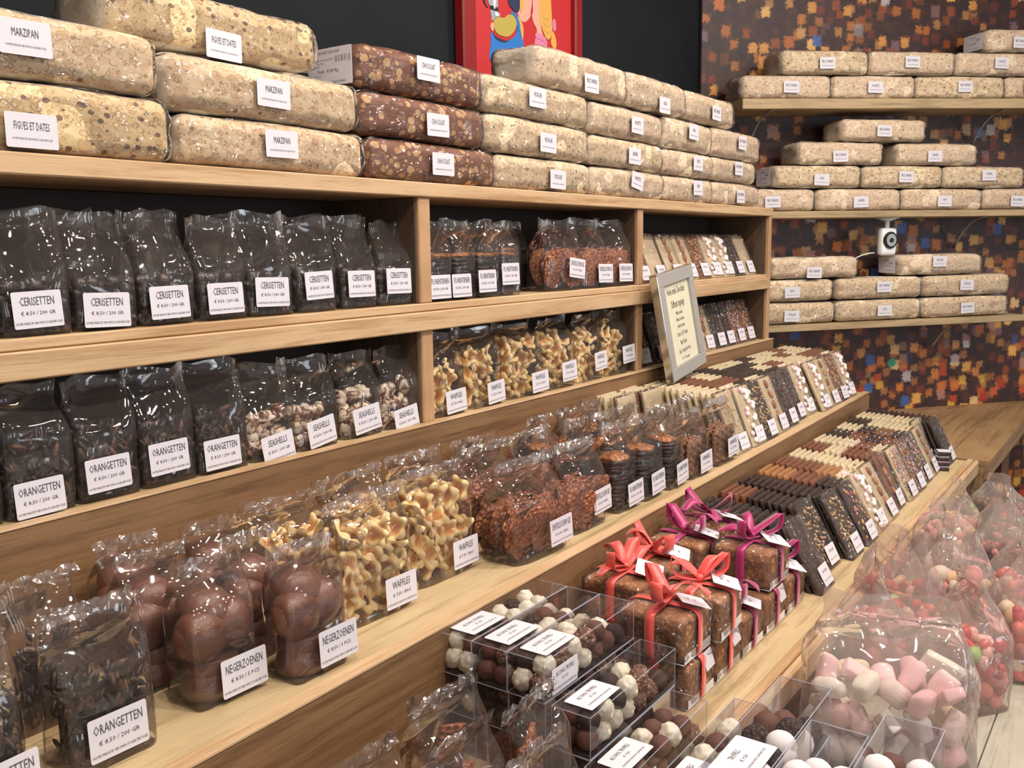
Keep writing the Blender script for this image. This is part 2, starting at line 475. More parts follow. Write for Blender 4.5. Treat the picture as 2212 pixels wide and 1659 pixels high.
nougat('nougat_marzipan', '#e3cca8', ['#c89c74', '#d6ae8a', '#b98a66', '#8a5c38'], '#6a4a30', 0.05, 44.0, 0.66)
nougat('nougat_fig', '#e0c698', ['#cda877', '#c9a57c', '#b58d62', '#8a5f3c'], '#4a2a26', 0.30, 44.0, 0.64)
nougat('nougat_chocolate', '#77462f', ['#d2aa78', '#c79a66', '#ddb88a', '#4c2a1a'], '#3a2017', 0.12, 40.0, 0.66, '#8a6450', 0.35, 0.9, 0.25)
nougat('nougat_pistachio', '#e3cfae', ['#cca684', '#d8b896', '#bd9470', '#8e6a42'], '#75702f', 0.16, 52.0, 0.62)
nougat('nougat_almond', '#e5d1b4', ['#cfa888', '#dcba9a', '#bd9474', '#946c4c'], '#6b4a3a', 0.05, 52.0, 0.62)
nougat('nougat_hazel', '#e3d1ae', ['#b98c5c', '#c99f70', '#a87848', '#86603a'], '#5c3a20', 0.10, 40.0, 0.6)

def choc(name, color, rough=0.35, amt=0.12, coat=0.5):
    n = NT(name)
    q = n.noise(n.mapping((1, 1, 1), rnd=True), 30.0, 3.0)
    c = n.mix(n.math('MULTIPLY', q.outputs['Fac'], amt), lin(color), (0, 0, 0, 1))
    w = n.noise(n.mapping((1, 1, 0.5), rnd=True), 18.0, 2.0, 0.5, 1.5)
    b = n.bsdf(c, rough)
    n.set(b, 'Coat Weight', coat); n.set(b, 'Coat Roughness', 0.12); n.set(b, 'Coat Normal', n.bump(w.outputs['Fac'], 0.8, 0.02))
    MATS[name] = n.m
choc('choc_dark', '#33231e'); choc('choc_milk', '#7b4c36'); choc('choc_white', '#d6c4a2'); choc('choc_caramel', '#a8754a')
choc('dome_choc', '#74483a', 0.38, 0.2, 0.25)
choc('kiss_base', '#3c2722', 0.5, 0.2, 0.0)
choc('truffle_dark', '#3f2b25', 0.8, 0.3, 0.0); choc('truffle_milk', '#6b4334', 0.75, 0.25, 0.0); choc('truffle_white', '#e6dcc0', 0.5, 0.05, 0.2)
choc('truffle_snow', '#f1ebe4', 0.9, 0.02, 0.0)
def speck(name, base, bits, scale=60.0, thr=0.3, rough=0.8, bump=0.8):
    n = NT(name)
    v = n.mapping((1, 1, 1), rnd=True)
    vo = n.vor(v, scale)
    r = n.n('ShaderNodeSeparateColor', {0: vo.outputs['Color']})
    f = n.math('MULTIPLY', n.math('LESS_THAN', vo.outputs['Distance'], thr), 1.0)
    c = n.mix(f, lin(base), n.ramp(r.outputs[0], [(j / len(bits), b) for j, b in enumerate(bits)], 'CONSTANT'))
    n.bsdf(c, rough, n.bump(vo.outputs['Distance'], bump, 0.006))
    MATS[name] = n.m
speck('truffle_flake', '#7a5442', ['#a5806a', '#8c6450', '#c09a80'], 150.0, 0.42)
speck('truffle_cocoa', '#34241f', ['#4a352c', '#5c4436'], 160.0, 0.35)
speck('lace', '#8a5238', ['#a8693f', '#6e3c28', '#b97c4e'], 90.0, 0.4, 0.45)
speck('florentine_top', '#9c6238', ['#c99056', '#b0703c', '#7c4824'], 70.0, 0.5, 0.3)
speck('crumb', '#96643f', ['#ab7a50', '#7f5232', '#bd8c5e'], 75.0, 0.35, 0.8, 0.5)
speck('cocoa_almond', '#8c6242', ['#9c7250', '#7a5236'], 90.0, 0.35)
speck('dark_mix', '#2a1d18', ['#3a2620', '#241814', '#4c2e22', '#2c1e19'], 45.0, 0.45, 0.35)

def marble():
    n = NT('marbled_choc')
    q = n.noise(n.mapping((1, 1, 1), rnd=True), 22.0, 1.0, 0.5, 3.0)
    n.bsdf(n.ramp(q.outputs['Fac'], [(0.38, '#6d4030'), (0.47, '#a07a64'), (0.5, '#e2d8c6'), (0.7, '#d6cbb8')]), 0.3)
    MATS['marbled_choc'] = n.m
marble()
def waffle_mat():
    n = NT('waffle')
    at = n.n('ShaderNodeAttribute', attribute_name='toast')
    q = n.noise(n.mapping((1, 1, 1), rnd=True), 60.0, 2.0)
    f = n.math('ADD', at.outputs['Fac'], n.math('MULTIPLY', n.math('SUBTRACT', q.outputs['Fac'], 0.5), 0.5))
    c = n.ramp(f, [(0.10, '#efd7a2'), (0.38, '#e8c482'), (0.68, '#cf9750'), (1.0, '#b3743a')])
    n.bsdf(c, 0.55)
    MATS['waffle'] = n.m
waffle_mat()
def island(name, cols, rough=0.5, per='obj', **kw):
    n = NT(name)
    if per == 'obj': f = n.n('ShaderNodeObjectInfo').outputs['Random']
    else: f = n.n('ShaderNodeNewGeometry').outputs['Random Per Island']
    c = n.ramp(f, [(j / len(cols), q) for j, q in enumerate(cols)], 'CONSTANT')
    n.bsdf(c, rough, **kw)
    MATS[name] = n.m
island('gummy', ['#d8463c', '#e77a6a', '#e89a78', '#e8b0a8', '#c83038', '#e8c0a0', '#d88a8a', '#e6d2b0', '#9cba70'], 0.35, **{'Subsurface Weight': 0.0})
island('sugared', ['#e9dccb', '#efb0b0', '#dd8a8c', '#e8c59a', '#b8c8a0', '#d9c0c0'], 0.9)
island('cola', ['#4a2c20', '#5a3428', '#3a241c', '#7a5038', '#8a4a38'], 0.4)
island('mallow', ['#f3ece0', '#f2ccd0', '#f0e3bf', '#efc2c8', '#f4efe8', '#eed8d8'], 0.8)
island('smarties', ['#e0a040', '#c8606c', '#7a8cc4', '#d8c060', '#d88aa0', '#e07840'], 0.3, 'isl')
island('sprinkles', ['#d8c8b0', '#c86878', '#e0a050', '#8a90b8', '#efe6d8', '#b08868', '#c8a8b8'], 0.5, 'isl')
island('orange_dark', ['#30211b', '#3d2921', '#271b17', '#49301f', '#2c1e19', '#36241d', '#5a3826', '#2a1c18'], 0.4, 'isl')
island('gummy_isl', ['#d8463c', '#c93a3c', '#e77a6a', '#dd5a50', '#e8b0a8', '#c83038', '#d88a8a', '#e8d0c0', '#b03038'], 0.35, 'isl')
island('sugar_isl', ['#e9dccb', '#efb0b0', '#dd8a8c', '#e8c59a', '#b8c8a0', '#d9c0c0'], 0.8, 'isl')
island('cola_isl', ['#4a2c20', '#5a3428', '#7a5038', '#8a4a38', '#c8786a', '#3a241c'], 0.4, 'isl')
island('nuts', ['#d8b888', '#c89c68', '#e2c89c', '#b98a58'], 0.6, 'isl')
island('mini_mallow', ['#f1e8e0', '#eccfd0', '#f4efe8', '#e9bfc6'], 0.8, 'isl')
island('almond_half', ['#8a5434', '#a8744c', '#7a4a30'], 0.5, 'isl')
island('white_flake', ['#e6d8b8', '#d8c090', '#caa878'], 0.6, 'isl')
island('dark_piece', ['#3a2620', '#2c1d18', '#55342a', '#241815', '#6b3a28'], 0.35, 'isl')
def satin(name, color):
    n = NT(name)
    b = n.bsdf(color, 0.35); n.set(b, 'Sheen Weight', 0.3); n.set(b, 'Specular IOR Level', 0.6)
    MATS[name] = n.m
satin('ribbon_magenta', '#ae1b66'); satin('ribbon_coral', '#ee5a50')
n = NT('grey_weave'); wv = n.n('ShaderNodeTexWave', {'Vector': n.mapping((1, 1, 1)), 'Scale': 90.0, 'Distortion': 1.0}, wave_type='BANDS', bands_direction='DIAGONAL')
n.bsdf(n.ramp(wv.outputs['Fac'], [(0.3, '#7e7b78'), (0.7, '#bdb9b3')]), 0.4); MATS['grey_weave'] = n.m
plain('mirror_edge', '#c8c4bc', 0.12, Metallic=0.9)
plain('sign_paper', '#d9d2b8', 0.6); plain('sign_ink', '#2c2a30', 0.6)
n = NT('lamp_glow'); e = n.n('ShaderNodeEmission', {'Color': (1.0, 0.87, 0.7, 1), 'Strength': 12.0}); n.t.links.new(e.outputs[0], n.out.inputs[0]); MATS['lamp_glow'] = n.m

# ------------------------------------------------------------------ the room and the shelving
FLZ = -EYE / K
CEZ = 2.12
CN = Vector((4.715, 2.105, 0)); WD = Vector((0.772433, -0.635096, 0)); WN = Vector((0.635096, 0.772433, 0))
WROT = math.atan2(WD.y, WD.x)
def wl(s, off, z): return CN + WD * s - WN * off + Vector((0, 0, z))

struct('wall_back', boxes('wall_back', [(-2.5, 4.715, 2.105, 2.2, FLZ, CEZ)], 'wall_dark', 0))
struct('wall_right', boxes('wall_right', [(0, 4.0, 0, 0.1, FLZ, CEZ)], 'mosaic_wallpaper', 0), CN, (0, 0, WROT))
struct('trim_1', boxes('trim_1', [(-0.02, 0.0, -0.012, 0.0, -0.985, CEZ)], 'black_plastic', 0), CN, (0, 0, 0))
struct('floor', boxes('floor', [(-4.5, 8.0, -5.0, 2.6, FLZ - 0.1, FLZ)], 'floor_board', 0))
struct('ceiling', boxes('ceiling', [(-4.5, 8.0, -5.0, 2.6, CEZ, CEZ + 0.1)], 'ceiling_paint', 0))

for i, (x, y, z, w, r) in enumerate(LAMPS):
    t = thing('ceiling_spotlight', 'round white ceiling spotlight with glowing lens, number %d along the aisle' % (i + 1), 'lamp', (x, y, CEZ), group='ceiling spotlights over the aisle')
    bm = bmesh.new(); cyl(bm, (0, 0, -0.03), r*0.9, r*0.9, 0.06, 24); link('housing', bm_mesh('housing', bm, 'white_plastic', False), t)
    bm = bmesh.new(); cyl(bm, (0, 0, -0.065), r*0.7, r*0.7, 0.012, 24); link('lens', bm_mesh('lens', bm, 'lamp_glow', False), t)
    ld = bpy.data.lights.new('spot_light', 'AREA'); ld.shape = 'DISK'; ld.size = r * 1.3 * K; ld.energy = w; ld.color = (1.0, 0.90, 0.80)
    lo = bpy.data.objects.new('spot_light', ld); COL.objects.link(lo); lo.location = (0, 0, -0.08); lo.parent = t

# unseen frames with cool area lights, added behind the viewer for glints on film
for i, x in enumerate((-1.6, 0.6, 2.8, 5.0)):
    struct('window_%d' % (i + 1), boxes('window', [(x - .03, x + .03, -4.6, -4.55, FLZ, CEZ), (x + .77, x + .83, -4.6, -4.55, FLZ, CEZ), (x + .03, x + .77, -4.6, -4.55, 1.45, 1.52), (x + .03, x + .77, -4.6, -4.55, -0.9, -0.83)], 'black_plastic', 0))
    ld = bpy.data.lights.new('window_daylight', 'AREA'); ld.shape = 'RECTANGLE'; ld.size = 0.74 * K; ld.size_y = 2.3 * K; ld.energy = 10; ld.color = (0.80, 0.90, 1.0)
    lo = bpy.data.objects.new('window_daylight', ld); COL.objects.link(lo); lo.location = (x + 0.4, -4.62, 0.3); lo.rotation_euler = (math.pi / 2, 0, 0)

U1 = 4.46
t = thing('shelf_unit', 'long pine wall shelf unit with five open compartments under its top board', 'shelf', (0, 1.6, FLZ))
def up(name, lst, mat, bev=0.003):
    return link(name, boxes(name, [(a, b, c, d, e - FLZ, f - FLZ) for a, b, c, d, e, f in [(x0, x1, y0 - 1.6, y1 - 1.6, z0, z1) for x0, x1, y0, y1, z0, z1 in lst]], mat, bev), t)
up('top_board', [(-0.6, U1 + 0.012, 1.597, 2.1, 0.130, 0.168)], 'pine_front')
up('middle_shelf', [(-0.6, 3.10, 1.602, 1.9, -0.167, -0.146)], 'pine_front')
up('middle_shelf', [(3.10, U1 - 0.03, 1.604, 1.9, -0.169, -0.148)], 'pine_front')
up('shelf_rail', [(-0.6, U1 - 0.03, 1.592, 1.64, -0.218, -0.168)], 'pine_front')
up('bottom_shelf', [(-0.6, U1, 1.60, 1.9, -0.493, -0.467)], 'pine_floor')
up('divider', [(1.858, 1.905, 1.606, 1.9, -0.146, 0.13), (1.858, 1.905, 1.606, 1.9, -0.467, -0.218)], 'pine_upright')
up('divider', [(3.078, 3.123, 1.606, 1.9, -0.146, 0.13), (3.078, 3.123, 1.606, 1.9, -0.467, -0.218)], 'pine_upright')
up('end_panel', [(U1 - 0.03, U1 + 0.008, 1.60, 2.1, -0.735, 0.129)], 'pine_upright')
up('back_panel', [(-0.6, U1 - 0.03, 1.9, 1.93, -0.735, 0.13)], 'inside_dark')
for xa, xb, za, zb in [(U1 - 0.036, U1 - 0.031, -0.146, 0.129), (U1 - 0.036, U1 - 0.031, -0.466, -0.219), (1.851, 1.857, -0.146, 0.129), (1.851, 1.857, -0.466, -0.219), (3.071, 3.077, -0.146, 0.129), (3.071, 3.077, -0.466, -0.219)]:  # thin dark sheets that paint the compartments' shade onto the board sides
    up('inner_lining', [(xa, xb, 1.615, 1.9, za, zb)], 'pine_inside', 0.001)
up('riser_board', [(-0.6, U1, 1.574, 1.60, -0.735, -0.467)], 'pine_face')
up('front_edge', [(-0.6, U1, 1.572, 1.601, -0.467, -0.463)], 'pine_front', 0.001)

# stepped display below the shelf unit; the upper step's front is skewed slightly to match the image lines
SK = 0.0185
def ystep(x): return 1.080 + x * SK
t = thing('display_step', 'upper wooden display step of pine boards holding bags and chocolate bars', 'display stand', (0, 1.3, FLZ))
def pr(name, poly, z0, z1, mat): return link(name, prism(name, [(x, y - 1.3) for x, y in poly], z0 - FLZ, z1 - FLZ, mat), t)
XE = 4.70
pr('step_board', [(-0.6, ystep(-0.6) + 0.031), (XE, ystep(XE) + 0.031), (XE, 1.35), (-0.6, 1.35)], -0.765, -0.736, 'pine_floor')
pr('step_board', [(-0.6, 1.352), (XE, 1.352), (XE, 1.572), (-0.6, 1.572)], -0.765, -0.736, 'pine_floor')
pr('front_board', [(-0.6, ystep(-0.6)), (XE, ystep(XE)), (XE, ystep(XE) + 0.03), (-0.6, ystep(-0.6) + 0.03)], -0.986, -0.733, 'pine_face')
pr('front_edge', [(-0.6, ystep(-0.6) - 0.002), (XE, ystep(XE) - 0.002), (XE, ystep(XE) + 0.030), (-0.6, ystep(-0.6) + 0.030)], -0.733, -0.7295, 'pine_front')
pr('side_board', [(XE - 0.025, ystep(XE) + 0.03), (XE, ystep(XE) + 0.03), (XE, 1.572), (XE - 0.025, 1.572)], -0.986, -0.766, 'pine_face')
t = thing('display_tray', 'lower wooden display tray with thick front rail under truffle boxes and cakes', 'display stand', (0, 0.9, FLZ))
def pt_(name, lst, mat, bev=0.003): return link(name, boxes(name, [(a, b, c - 0.9, d - 0.9, e - FLZ, f - FLZ) for a, b, c, d, e, f in lst], mat, bev), t)
XT = 4.545
pt_('tray_board', [(-0.3, XT, 0.69, 0.86, -1.015, -0.987)], 'pine_floor')
pt_('tray_board', [(-0.3, XT, 0.862, 1.30, -1.015, -0.987)], 'pine_floor')
pt_('front_rail', [(-0.3, XT, 0.664, 0.688, -1.04, -0.978)], 'pine_front')
pt_('front_rail', [(-0.3, XT, 0.640, 0.663, -1.045, -0.980)], 'pine_front', 0.006)
pt_('front_panel', [(-0.3, XT - 0.02, 0.66, 0.685, FLZ, -1.045)], 'dark_panel')

t = thing('corner_table', 'brown wooden corner table against the mosaic wall, beyond the tray', 'table', (4.56, 0.6, FLZ))
def tb(name, poly, z0, z1, mat): return link(name, prism(name, [(x - 4.56, y - 0.6) for x, y in poly], z0 - FLZ, z1 - FLZ, mat), t)
def onwall(y, off=0.0):
    s = (CN.y - WN.y * off - y) / 0.635096
    return (CN.x + WD.x * s - WN.x * off, y)
ys = [0.60, 0.78, 0.985, 1.2, 1.42, 1.64, 1.86, 2.08]
for i in range(7):
    a, b = ys[i] + (0.0015 if i else 0), ys[i+1] - 0.0015
    x0 = 4.565 if a < 1.1 else (4.72 if a < 1.57 else 4.48)
    if a > 1.57: x0 = 4.48
    xa, xb = onwall(a, 0.10), onwall(b, 0.10)
    tb('table_board', [(x0, a), xa, xb, (x0, b)], -1.012, -0.985, 'table_board' if i < 3 else 'table_light')
p0, p1, p2, p3 = onwall(0.45, 0.0), onwall(2.07, 0.0), onwall(2.07, 0.10), onwall(0.45, 0.10)
tb('rear_board', [p0, p1, p2, p3], -1.012, -0.983, 'table_board')
tb('apron', [(4.565, 0.602), (6.4, 0.602), (6.4, 0.62), (4.565, 0.62)], -1.07, -1.013, 'table_board')
tb('leg', [(4.566, 0.621), (4.62, 0.621), (4.62, 0.70), (4.566, 0.70)], FLZ, -1.013, 'table_board')
tb('side_panel', [(4.62, 0.72), (5.05, 0.72), (5.05, 0.74), (4.62, 0.74)], FLZ, -1.013, 'dark_panel')
tb('leg', [(5.22, 0.63), (5.5, 0.63), (5.5, 0.68), (5.22, 0.68)], FLZ, -1.07, 'dark_panel')
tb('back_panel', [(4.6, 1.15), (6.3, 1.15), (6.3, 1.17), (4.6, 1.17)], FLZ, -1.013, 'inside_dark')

t = thing('low_table', 'low weathered cream plank table in front of the lower tray', 'table', (2.0, 0.1, FLZ))
yy = [-0.62, -0.40, -0.20, -0.02, 0.16, 0.255, 0.29, 0.47, 0.636]
for i in range(8):
    link('table_board', boxes('table_board', [(-1.9, 2.03 - 0.0 * i, yy[i] - 0.1 + 0.001, yy[i+1] - 0.1 - 0.001, -1.13 - FLZ, -1.10 - FLZ)], 'low_table', 0.002), t)
for x in (-1.8, 1.95):
    for y in (-0.68, 0.46):
        link('leg', boxes('leg', [(x - 0.03, x + 0.03, y, y + 0.06, 0, -1.13 - FLZ)], 'dark_panel'), t)
link('apron', boxes('apron', [(2.005, 2.025, -0.68, 0.52, -1.20 - FLZ, -1.13 - FLZ)], 'low_table'), t)

# shelves on the mosaic wall (each set a little out of level to match the image lines)
WALLSH = {'top': (0.723, 0.0285, 0.10, 2.6), 'mid': (0.163, 0.0057, 0.02, 2.6), 'bot': (-0.431, 0.0063, 0.02, 1.93)}
def shz(k, s): a = WALLSH[k]; return a[0] + a[1] * (s - 0.1 if k == 'top' else s - 0.29)
TH = {'top': 0.052, 'mid': 0.036, 'bot': 0.036}
names = {'top': 'highest', 'mid': 'middle', 'bot': 'lowest'}
for k, (z0, sl, s0, s1) in WALLSH.items():
    th = TH[k]
    tilt = math.atan(sl)
    t = thing('wall_shelf', names[k] + ' of the three pine shelves on the mosaic wallpaper wall', 'shelf', wl(s0, 0, shz(k, s0)), (0, -tilt, WROT))
    t.rotation_mode = 'QUATERNION'
    t.rotation_quaternion = (Matrix.Rotation(WROT, 3, 'Z') @ Matrix.Rotation(-tilt, 3, 'Y')).to_quaternion()
    link('board', boxes('board', [(0, s1 - s0, -0.285, 0.0, -th, 0)], 'grey_board'), t)
    for sb in ([0.18, 1.62] if k != 'bot' else [0.14, 1.5]):
        pts = [(sb, -0.26 + 0.24 * q / 10 - 0.0, -th - 0.004 - 0.17 * (q / 10) ** 2.2) for q in range(11)]
        link('bracket', strip('bracket', pts, 0.014, 'steel', thick=0.005), t)

# ------------------------------------------------------------------ wrapped nougat loaves
def ordinal(i): return ['first', 'second', 'third', 'fourth', 'fifth', 'sixth', 'seventh', 'eighth', 'ninth', 'tenth', 'eleventh', 'twelfth', 'thirteenth', 'fourteenth', 'fifteenth', 'sixteenth'][i]

def loaf(L, D, H, mat, lab, lx, lz, label, loc, rotm, group, seed, lrot=0.0, endlabel=False, droop=0.0):
    H -= 0.003
    t = thing('nougat_loaf', label, 'nougat', loc, group=group)
    t.rotation_mode = 'QUATERNION'; t.rotation_quaternion = rotm.to_quaternion()
    me = rbox('nougat_block', L, D, H, min(0.028, H * 0.27), mat, (16, 5, 6), 0.004, 7.0, seed, bulge=0.002)
    link('nougat_block', me, t)
    wr = rbox('plastic_wrap', L + 0.008, D + 0.006, H + 0.004, min(0.03, H * 0.29), 'wrap', (22, 6, 8), 0.006, 16.0, seed + 5)
    for v in wr.vertices:   # the film gathers into loose folds at both ends
        e = max(0.0, abs(v.co.x) / (L / 2) - 0.86) / 0.14
        v.co.x *= 1 + 0.012 * e
        v.co += noise.noise_vector(v.co * 40 + Vector((seed, 0, 0))) * 0.006 * min(1, e)
    link('plastic_wrap', wr, t, (0, -0.003, -0.001))
    y = -0.0115
    add_label(t, lab, (lx, y, lz), (0, lrot, 0), 0.09, 0.058)
    if endlabel:
        l = link('weight_label', label_mesh(0.15, H * 0.86), t, (-L/2 - 0.015, D/2, H * 0.5), (0, 0, -PI/2))
        link('lettering', text_mesh('poids', [('NOUGAT CHOCOLAT', 0.010, 0.034, 0.7), ('A consommer de preference avant le 28/02/2021', 0.0055, 0.018, 0.6, -0.02), ('Preparation du 12/02/21', 0.0055, 0.010, 0.6, -0.035), ('Lot 300326', 0.0055, 0.003, 0.6, -0.042), ('Poids : 4,000 Kg', 0.012, -0.009, 0.9, -0.006), ('valeurs nutritionnelles', 0.0045, -0.019, 0.6, -0.04), ('FABRIQUE EN FRANCE', 0.0065, -0.036, 0.7, 0.03), ('lll ll lll ll l ll', 0.022, 0.016, 0.55, 0.045)]), l, (0, -0.0007, 0))
    return t
PI = math.pi
ID3 = Matrix.Identity(3)
MT = dict(m='nougat_marzipan', f='nougat_fig', c='nougat_chocolate', p='nougat_pistachio', a='nougat_almond', h='nougat_hazel')
TOPZ = 0.169
LL = [ # x0, x1, z0, height, y, kind, label key, label x, label z, description
 (0.60, 1.141, 0.000, 0.122, 1.600, 'f', 'figues', 0.854, 0.204, 'fig and date nougat loaf at the near end of the unit top, bottom layer', 0),
 (0.545, 1.122, 0.125, 0.112, 1.600, 'm', 'marzipan', 0.856, 0.356, 'marzipan nougat loaf lying on the front fig and date loaf', 0),
 (1.149, 1.676, 0.000, 0.103, 1.600, 'm', 'marzipan', 1.402, 0.226, 'marzipan nougat loaf on the unit top between fig and chocolate loaves', 0),
 (1.131, 1.660, 0.106, 0.110, 1.600, 'm', 'marzipan', 1.386, 0.330, 'marzipan nougat loaf in the second layer, left of the chocolate loaves', 0),
 (1.050, 1.590, 0.240, 0.110, 1.660, 'f', 'figues', 1.310, 0.424, 'fig and date nougat loaf on top of the two marzipan loaves', 0),
 (1.684, 2.206, 0.000, 0.103, 1.600, 'c', 'chocolat', 1.953, 0.218, 'dark chocolate nougat loaf with almonds, bottom of its stack', 0),
 (1.668, 2.158, 0.106, 0.106, 1.600, 'c', 'chocolat', 1.935, 0.317, 'dark chocolate nougat loaf in the middle of its stack', 0),
 (1.664, 2.154, 0.215, 0.106, 1.600, 'c', 'chocolat', 1.901, 0.453, 'dark chocolate nougat loaf on top with a large weight label on its end', 1),
 (2.213, 2.749, 0.000, 0.100, 1.600, 'p', 'pistache', 2.521, 0.207, 'pistachio nougat loaf at the bottom, right of the chocolate loaves', 0),
 (2.165, 2.740, 0.104, 0.108, 1.600, 'p', 'pistache', 2.466, 0.315, 'pistachio nougat loaf in the second layer of its stack', 0),
 (2.160, 2.735, 0.215, 0.104, 1.600, 'p', 'pistache', 2.408, 0.443, 'pistachio nougat loaf in the third layer, under the large top loaf', 0),
 (2.425, 3.003, 0.322, 0.120, 1.600, 'a', 'miel', 2.730, 0.526, 'large pale honey almond nougat loaf crowning the pistachio stack', 0),
 (2.757, 3.299, 0.000, 0.100, 1.600, 'a', 'noisette', 3.057, 0.229, 'yellowish nougat loaf at the bottom with a tilted label', 0),
 (2.755, 3.293, 0.103, 0.100, 1.600, 'p', 'caramel', 3.035, 0.315, 'yellow-green nougat loaf in the second layer beside pistachio stack', 0),
 (2.755, 3.291, 0.206, 0.106, 1.600, 'a', 'noisette', 3.054, 0.424, 'nougat loaf in the third layer just right of pistachio stack', 0),
 (3.014, 3.500, 0.325, 0.118, 1.602, 'a', 'cassis', 3.276, 0.518, 'top layer nougat loaf speckled with a few black fruits', 0),
 (3.307, 3.763, 0.000, 0.098, 1.600, 'a', 'noix', 3.587, 0.227, 'walnut nougat loaf, bottom layer, second stack from the unit end', 0),
 (3.303, 3.760, 0.101, 0.098, 1.600, 'a', 'noix', 3.583, 0.325, 'walnut nougat loaf, second layer, second stack from the unit end', 0),
 (3.300, 3.755, 0.202, 0.116, 1.600, 'a', 'noix', 3.537, 0.443, 'walnut nougat loaf, third layer, second stack from the unit end', 0),
 (3.506, 3.994, 0.328, 0.112, 1.602, 'a', 'miel', 3.765, 0.541, 'last honey almond nougat loaf of the top layer towards the corner', 0),
 (3.772, 4.300, 0.000, 0.098, 1.600, 'a', 'miel', 4.048, 0.210, 'honey nougat loaf at the bottom of the stack nearest the unit end', 0),
 (3.767, 4.256, 0.101, 0.098, 1.600, 'a', 'miel', 4.019, 0.330, 'honey nougat loaf in the middle of the stack nearest the unit end', 0),
 (3.762, 4.307, 0.202, 0.120, 1.600, 'a', 'miel', 4.055, 0.443, 'honey nougat loaf on top of the stack nearest the unit end', 0)]
for i, (x0, x1, z0, h, y, kd, lk, lx, lz, desc, endl) in enumerate(LL):
    xc = (x0 + x1) / 2
    loaf(x1 - x0 - 0.008, 0.185, h, MT[kd], lk, lx - xc, lz - TOPZ - z0, desc, (xc, y + 0.008, TOPZ + z0), ID3, 'nougat loaves on the unit top', i + 1, 0.16 if i == 12 else 0.02 * math.sin(i * 5), bool(endl))

RL = {
 'bot': [[(0.140, 0.705, 0.427, 0.045), (0.712, 1.252, 1.001, 0.055), (1.259, 1.835, 1.543, 0.050)],
         [(0.130, 0.688, 0.425, 0.050), (0.705, 1.250, 0.991, 0.063), (1.257, 1.838, 1.530, 0.058)],
         [(0.300, 0.834, 0.554, 0.030), (1.094, 1.641, 1.341, 0.072)]],
 'mid': [[(0.02, 0.555, 0.294, 0.048), (0.563, 1.083, 0.822, 0.046), (1.089, 1.615, 1.351, 0.048), (1.621, 2.200, 1.835, 0.045)],
         [(0.308, 0.832, 0.579, 0.040), (0.838, 1.347, 1.097, 0.056), (1.353, 1.890, 1.633, 0.066)],
         [(0.444, 0.959, 0.687, 0.040), (1.045, 1.565, 1.273, 0.044)],
         [(0.700, 1.222, 0.948, 0.052)]],
 'top': [[(0.110, 0.629, 0.384, 0.058), (0.635, 1.141, 0.882, 0.058), (1.146, 1.721, 1.444, 0.064), (1.728, 2.300, 1.877, 0.06)],
         [(0.334, 0.851, 0.589, 0.052), (0.856, 1.390, 1.103, 0.062), (1.395, 1.950, 1.673, 0.062)],
         [(1.582, 2.130, 1.785, 0.045)]]}
PIT = {'bot': 0.121, 'mid': 0.121, 'top': 0.126}
kinds = {'bot': 'ppppppaa', 'mid': 'aaaahhhaaa', 'top': 'aahahaaa'}
lks = {'bot': ['pistache', 'noix', 'miel'], 'mid': ['miel', 'caramel', 'noix'], 'top': ['miel', 'noisette', 'miel']}
pos = ['leftmost', 'second', 'third', 'fourth']
row = ['bottom', 'second', 'third', 'fourth']
seed = 40
for k in ('bot', 'mid', 'top'):
    sl = WALLSH[k][1]; tilt = math.atan(sl)
    RM = Matrix.Rotation(WROT, 3, 'Z') @ Matrix.Rotation(-tilt, 3, 'Y')
    c = 0
    for r, lst in enumerate(RL[k]):
        for j, (s0, s1, ls, lz) in enumerate(lst):
            sc = (s0 + s1) / 2
            H = PIT[k] - 0.006
            if k == 'bot' and r == 2: H = 0.112
            p = wl(sc, 0.262, shz(k, sc) + 0.001 + r * PIT[k])
            d = 'pale wrapped nougat loaf on the %s wall shelf, %s row, %s' % (names[k], row[r], (pos[j] + ' in it') if len(lst) > 1 else 'alone at the peak')
            kd = kinds[k][c % len(kinds[k])]
            t = loaf(s1 - s0 - 0.008, 0.2, H, MT[kd], lks[k][(c + r) % 3], ls - sc, lz, d, p, RM, 'nougat loaves on the %s wall shelf' % names[k], seed, 0.03 * math.sin(seed), False)
            if (k, r, j) in (('top', 2, 0), ('bot', 2, 1), ('mid', 1, 0)):
                l = link('weight_label', label_mesh(0.14, 0.085), t, (-(s1 - s0) / 2 - 0.010, 0.1, H * 0.5), (0, 0, -PI/2))
                link('lettering', text_mesh('poids_small', [('NOUGAT', 0.012, 0.026, 0.7), ('Poids : 4,000 Kg', 0.010, -0.006, 0.8), ('lll ll lll ll', 0.018, 0.010, 0.5, 0.035), ('FABRIQUE EN FRANCE', 0.006, -0.03, 0.7, 0.02)]), l, (0, -0.0007, 0))
            seed += 1; c += 1

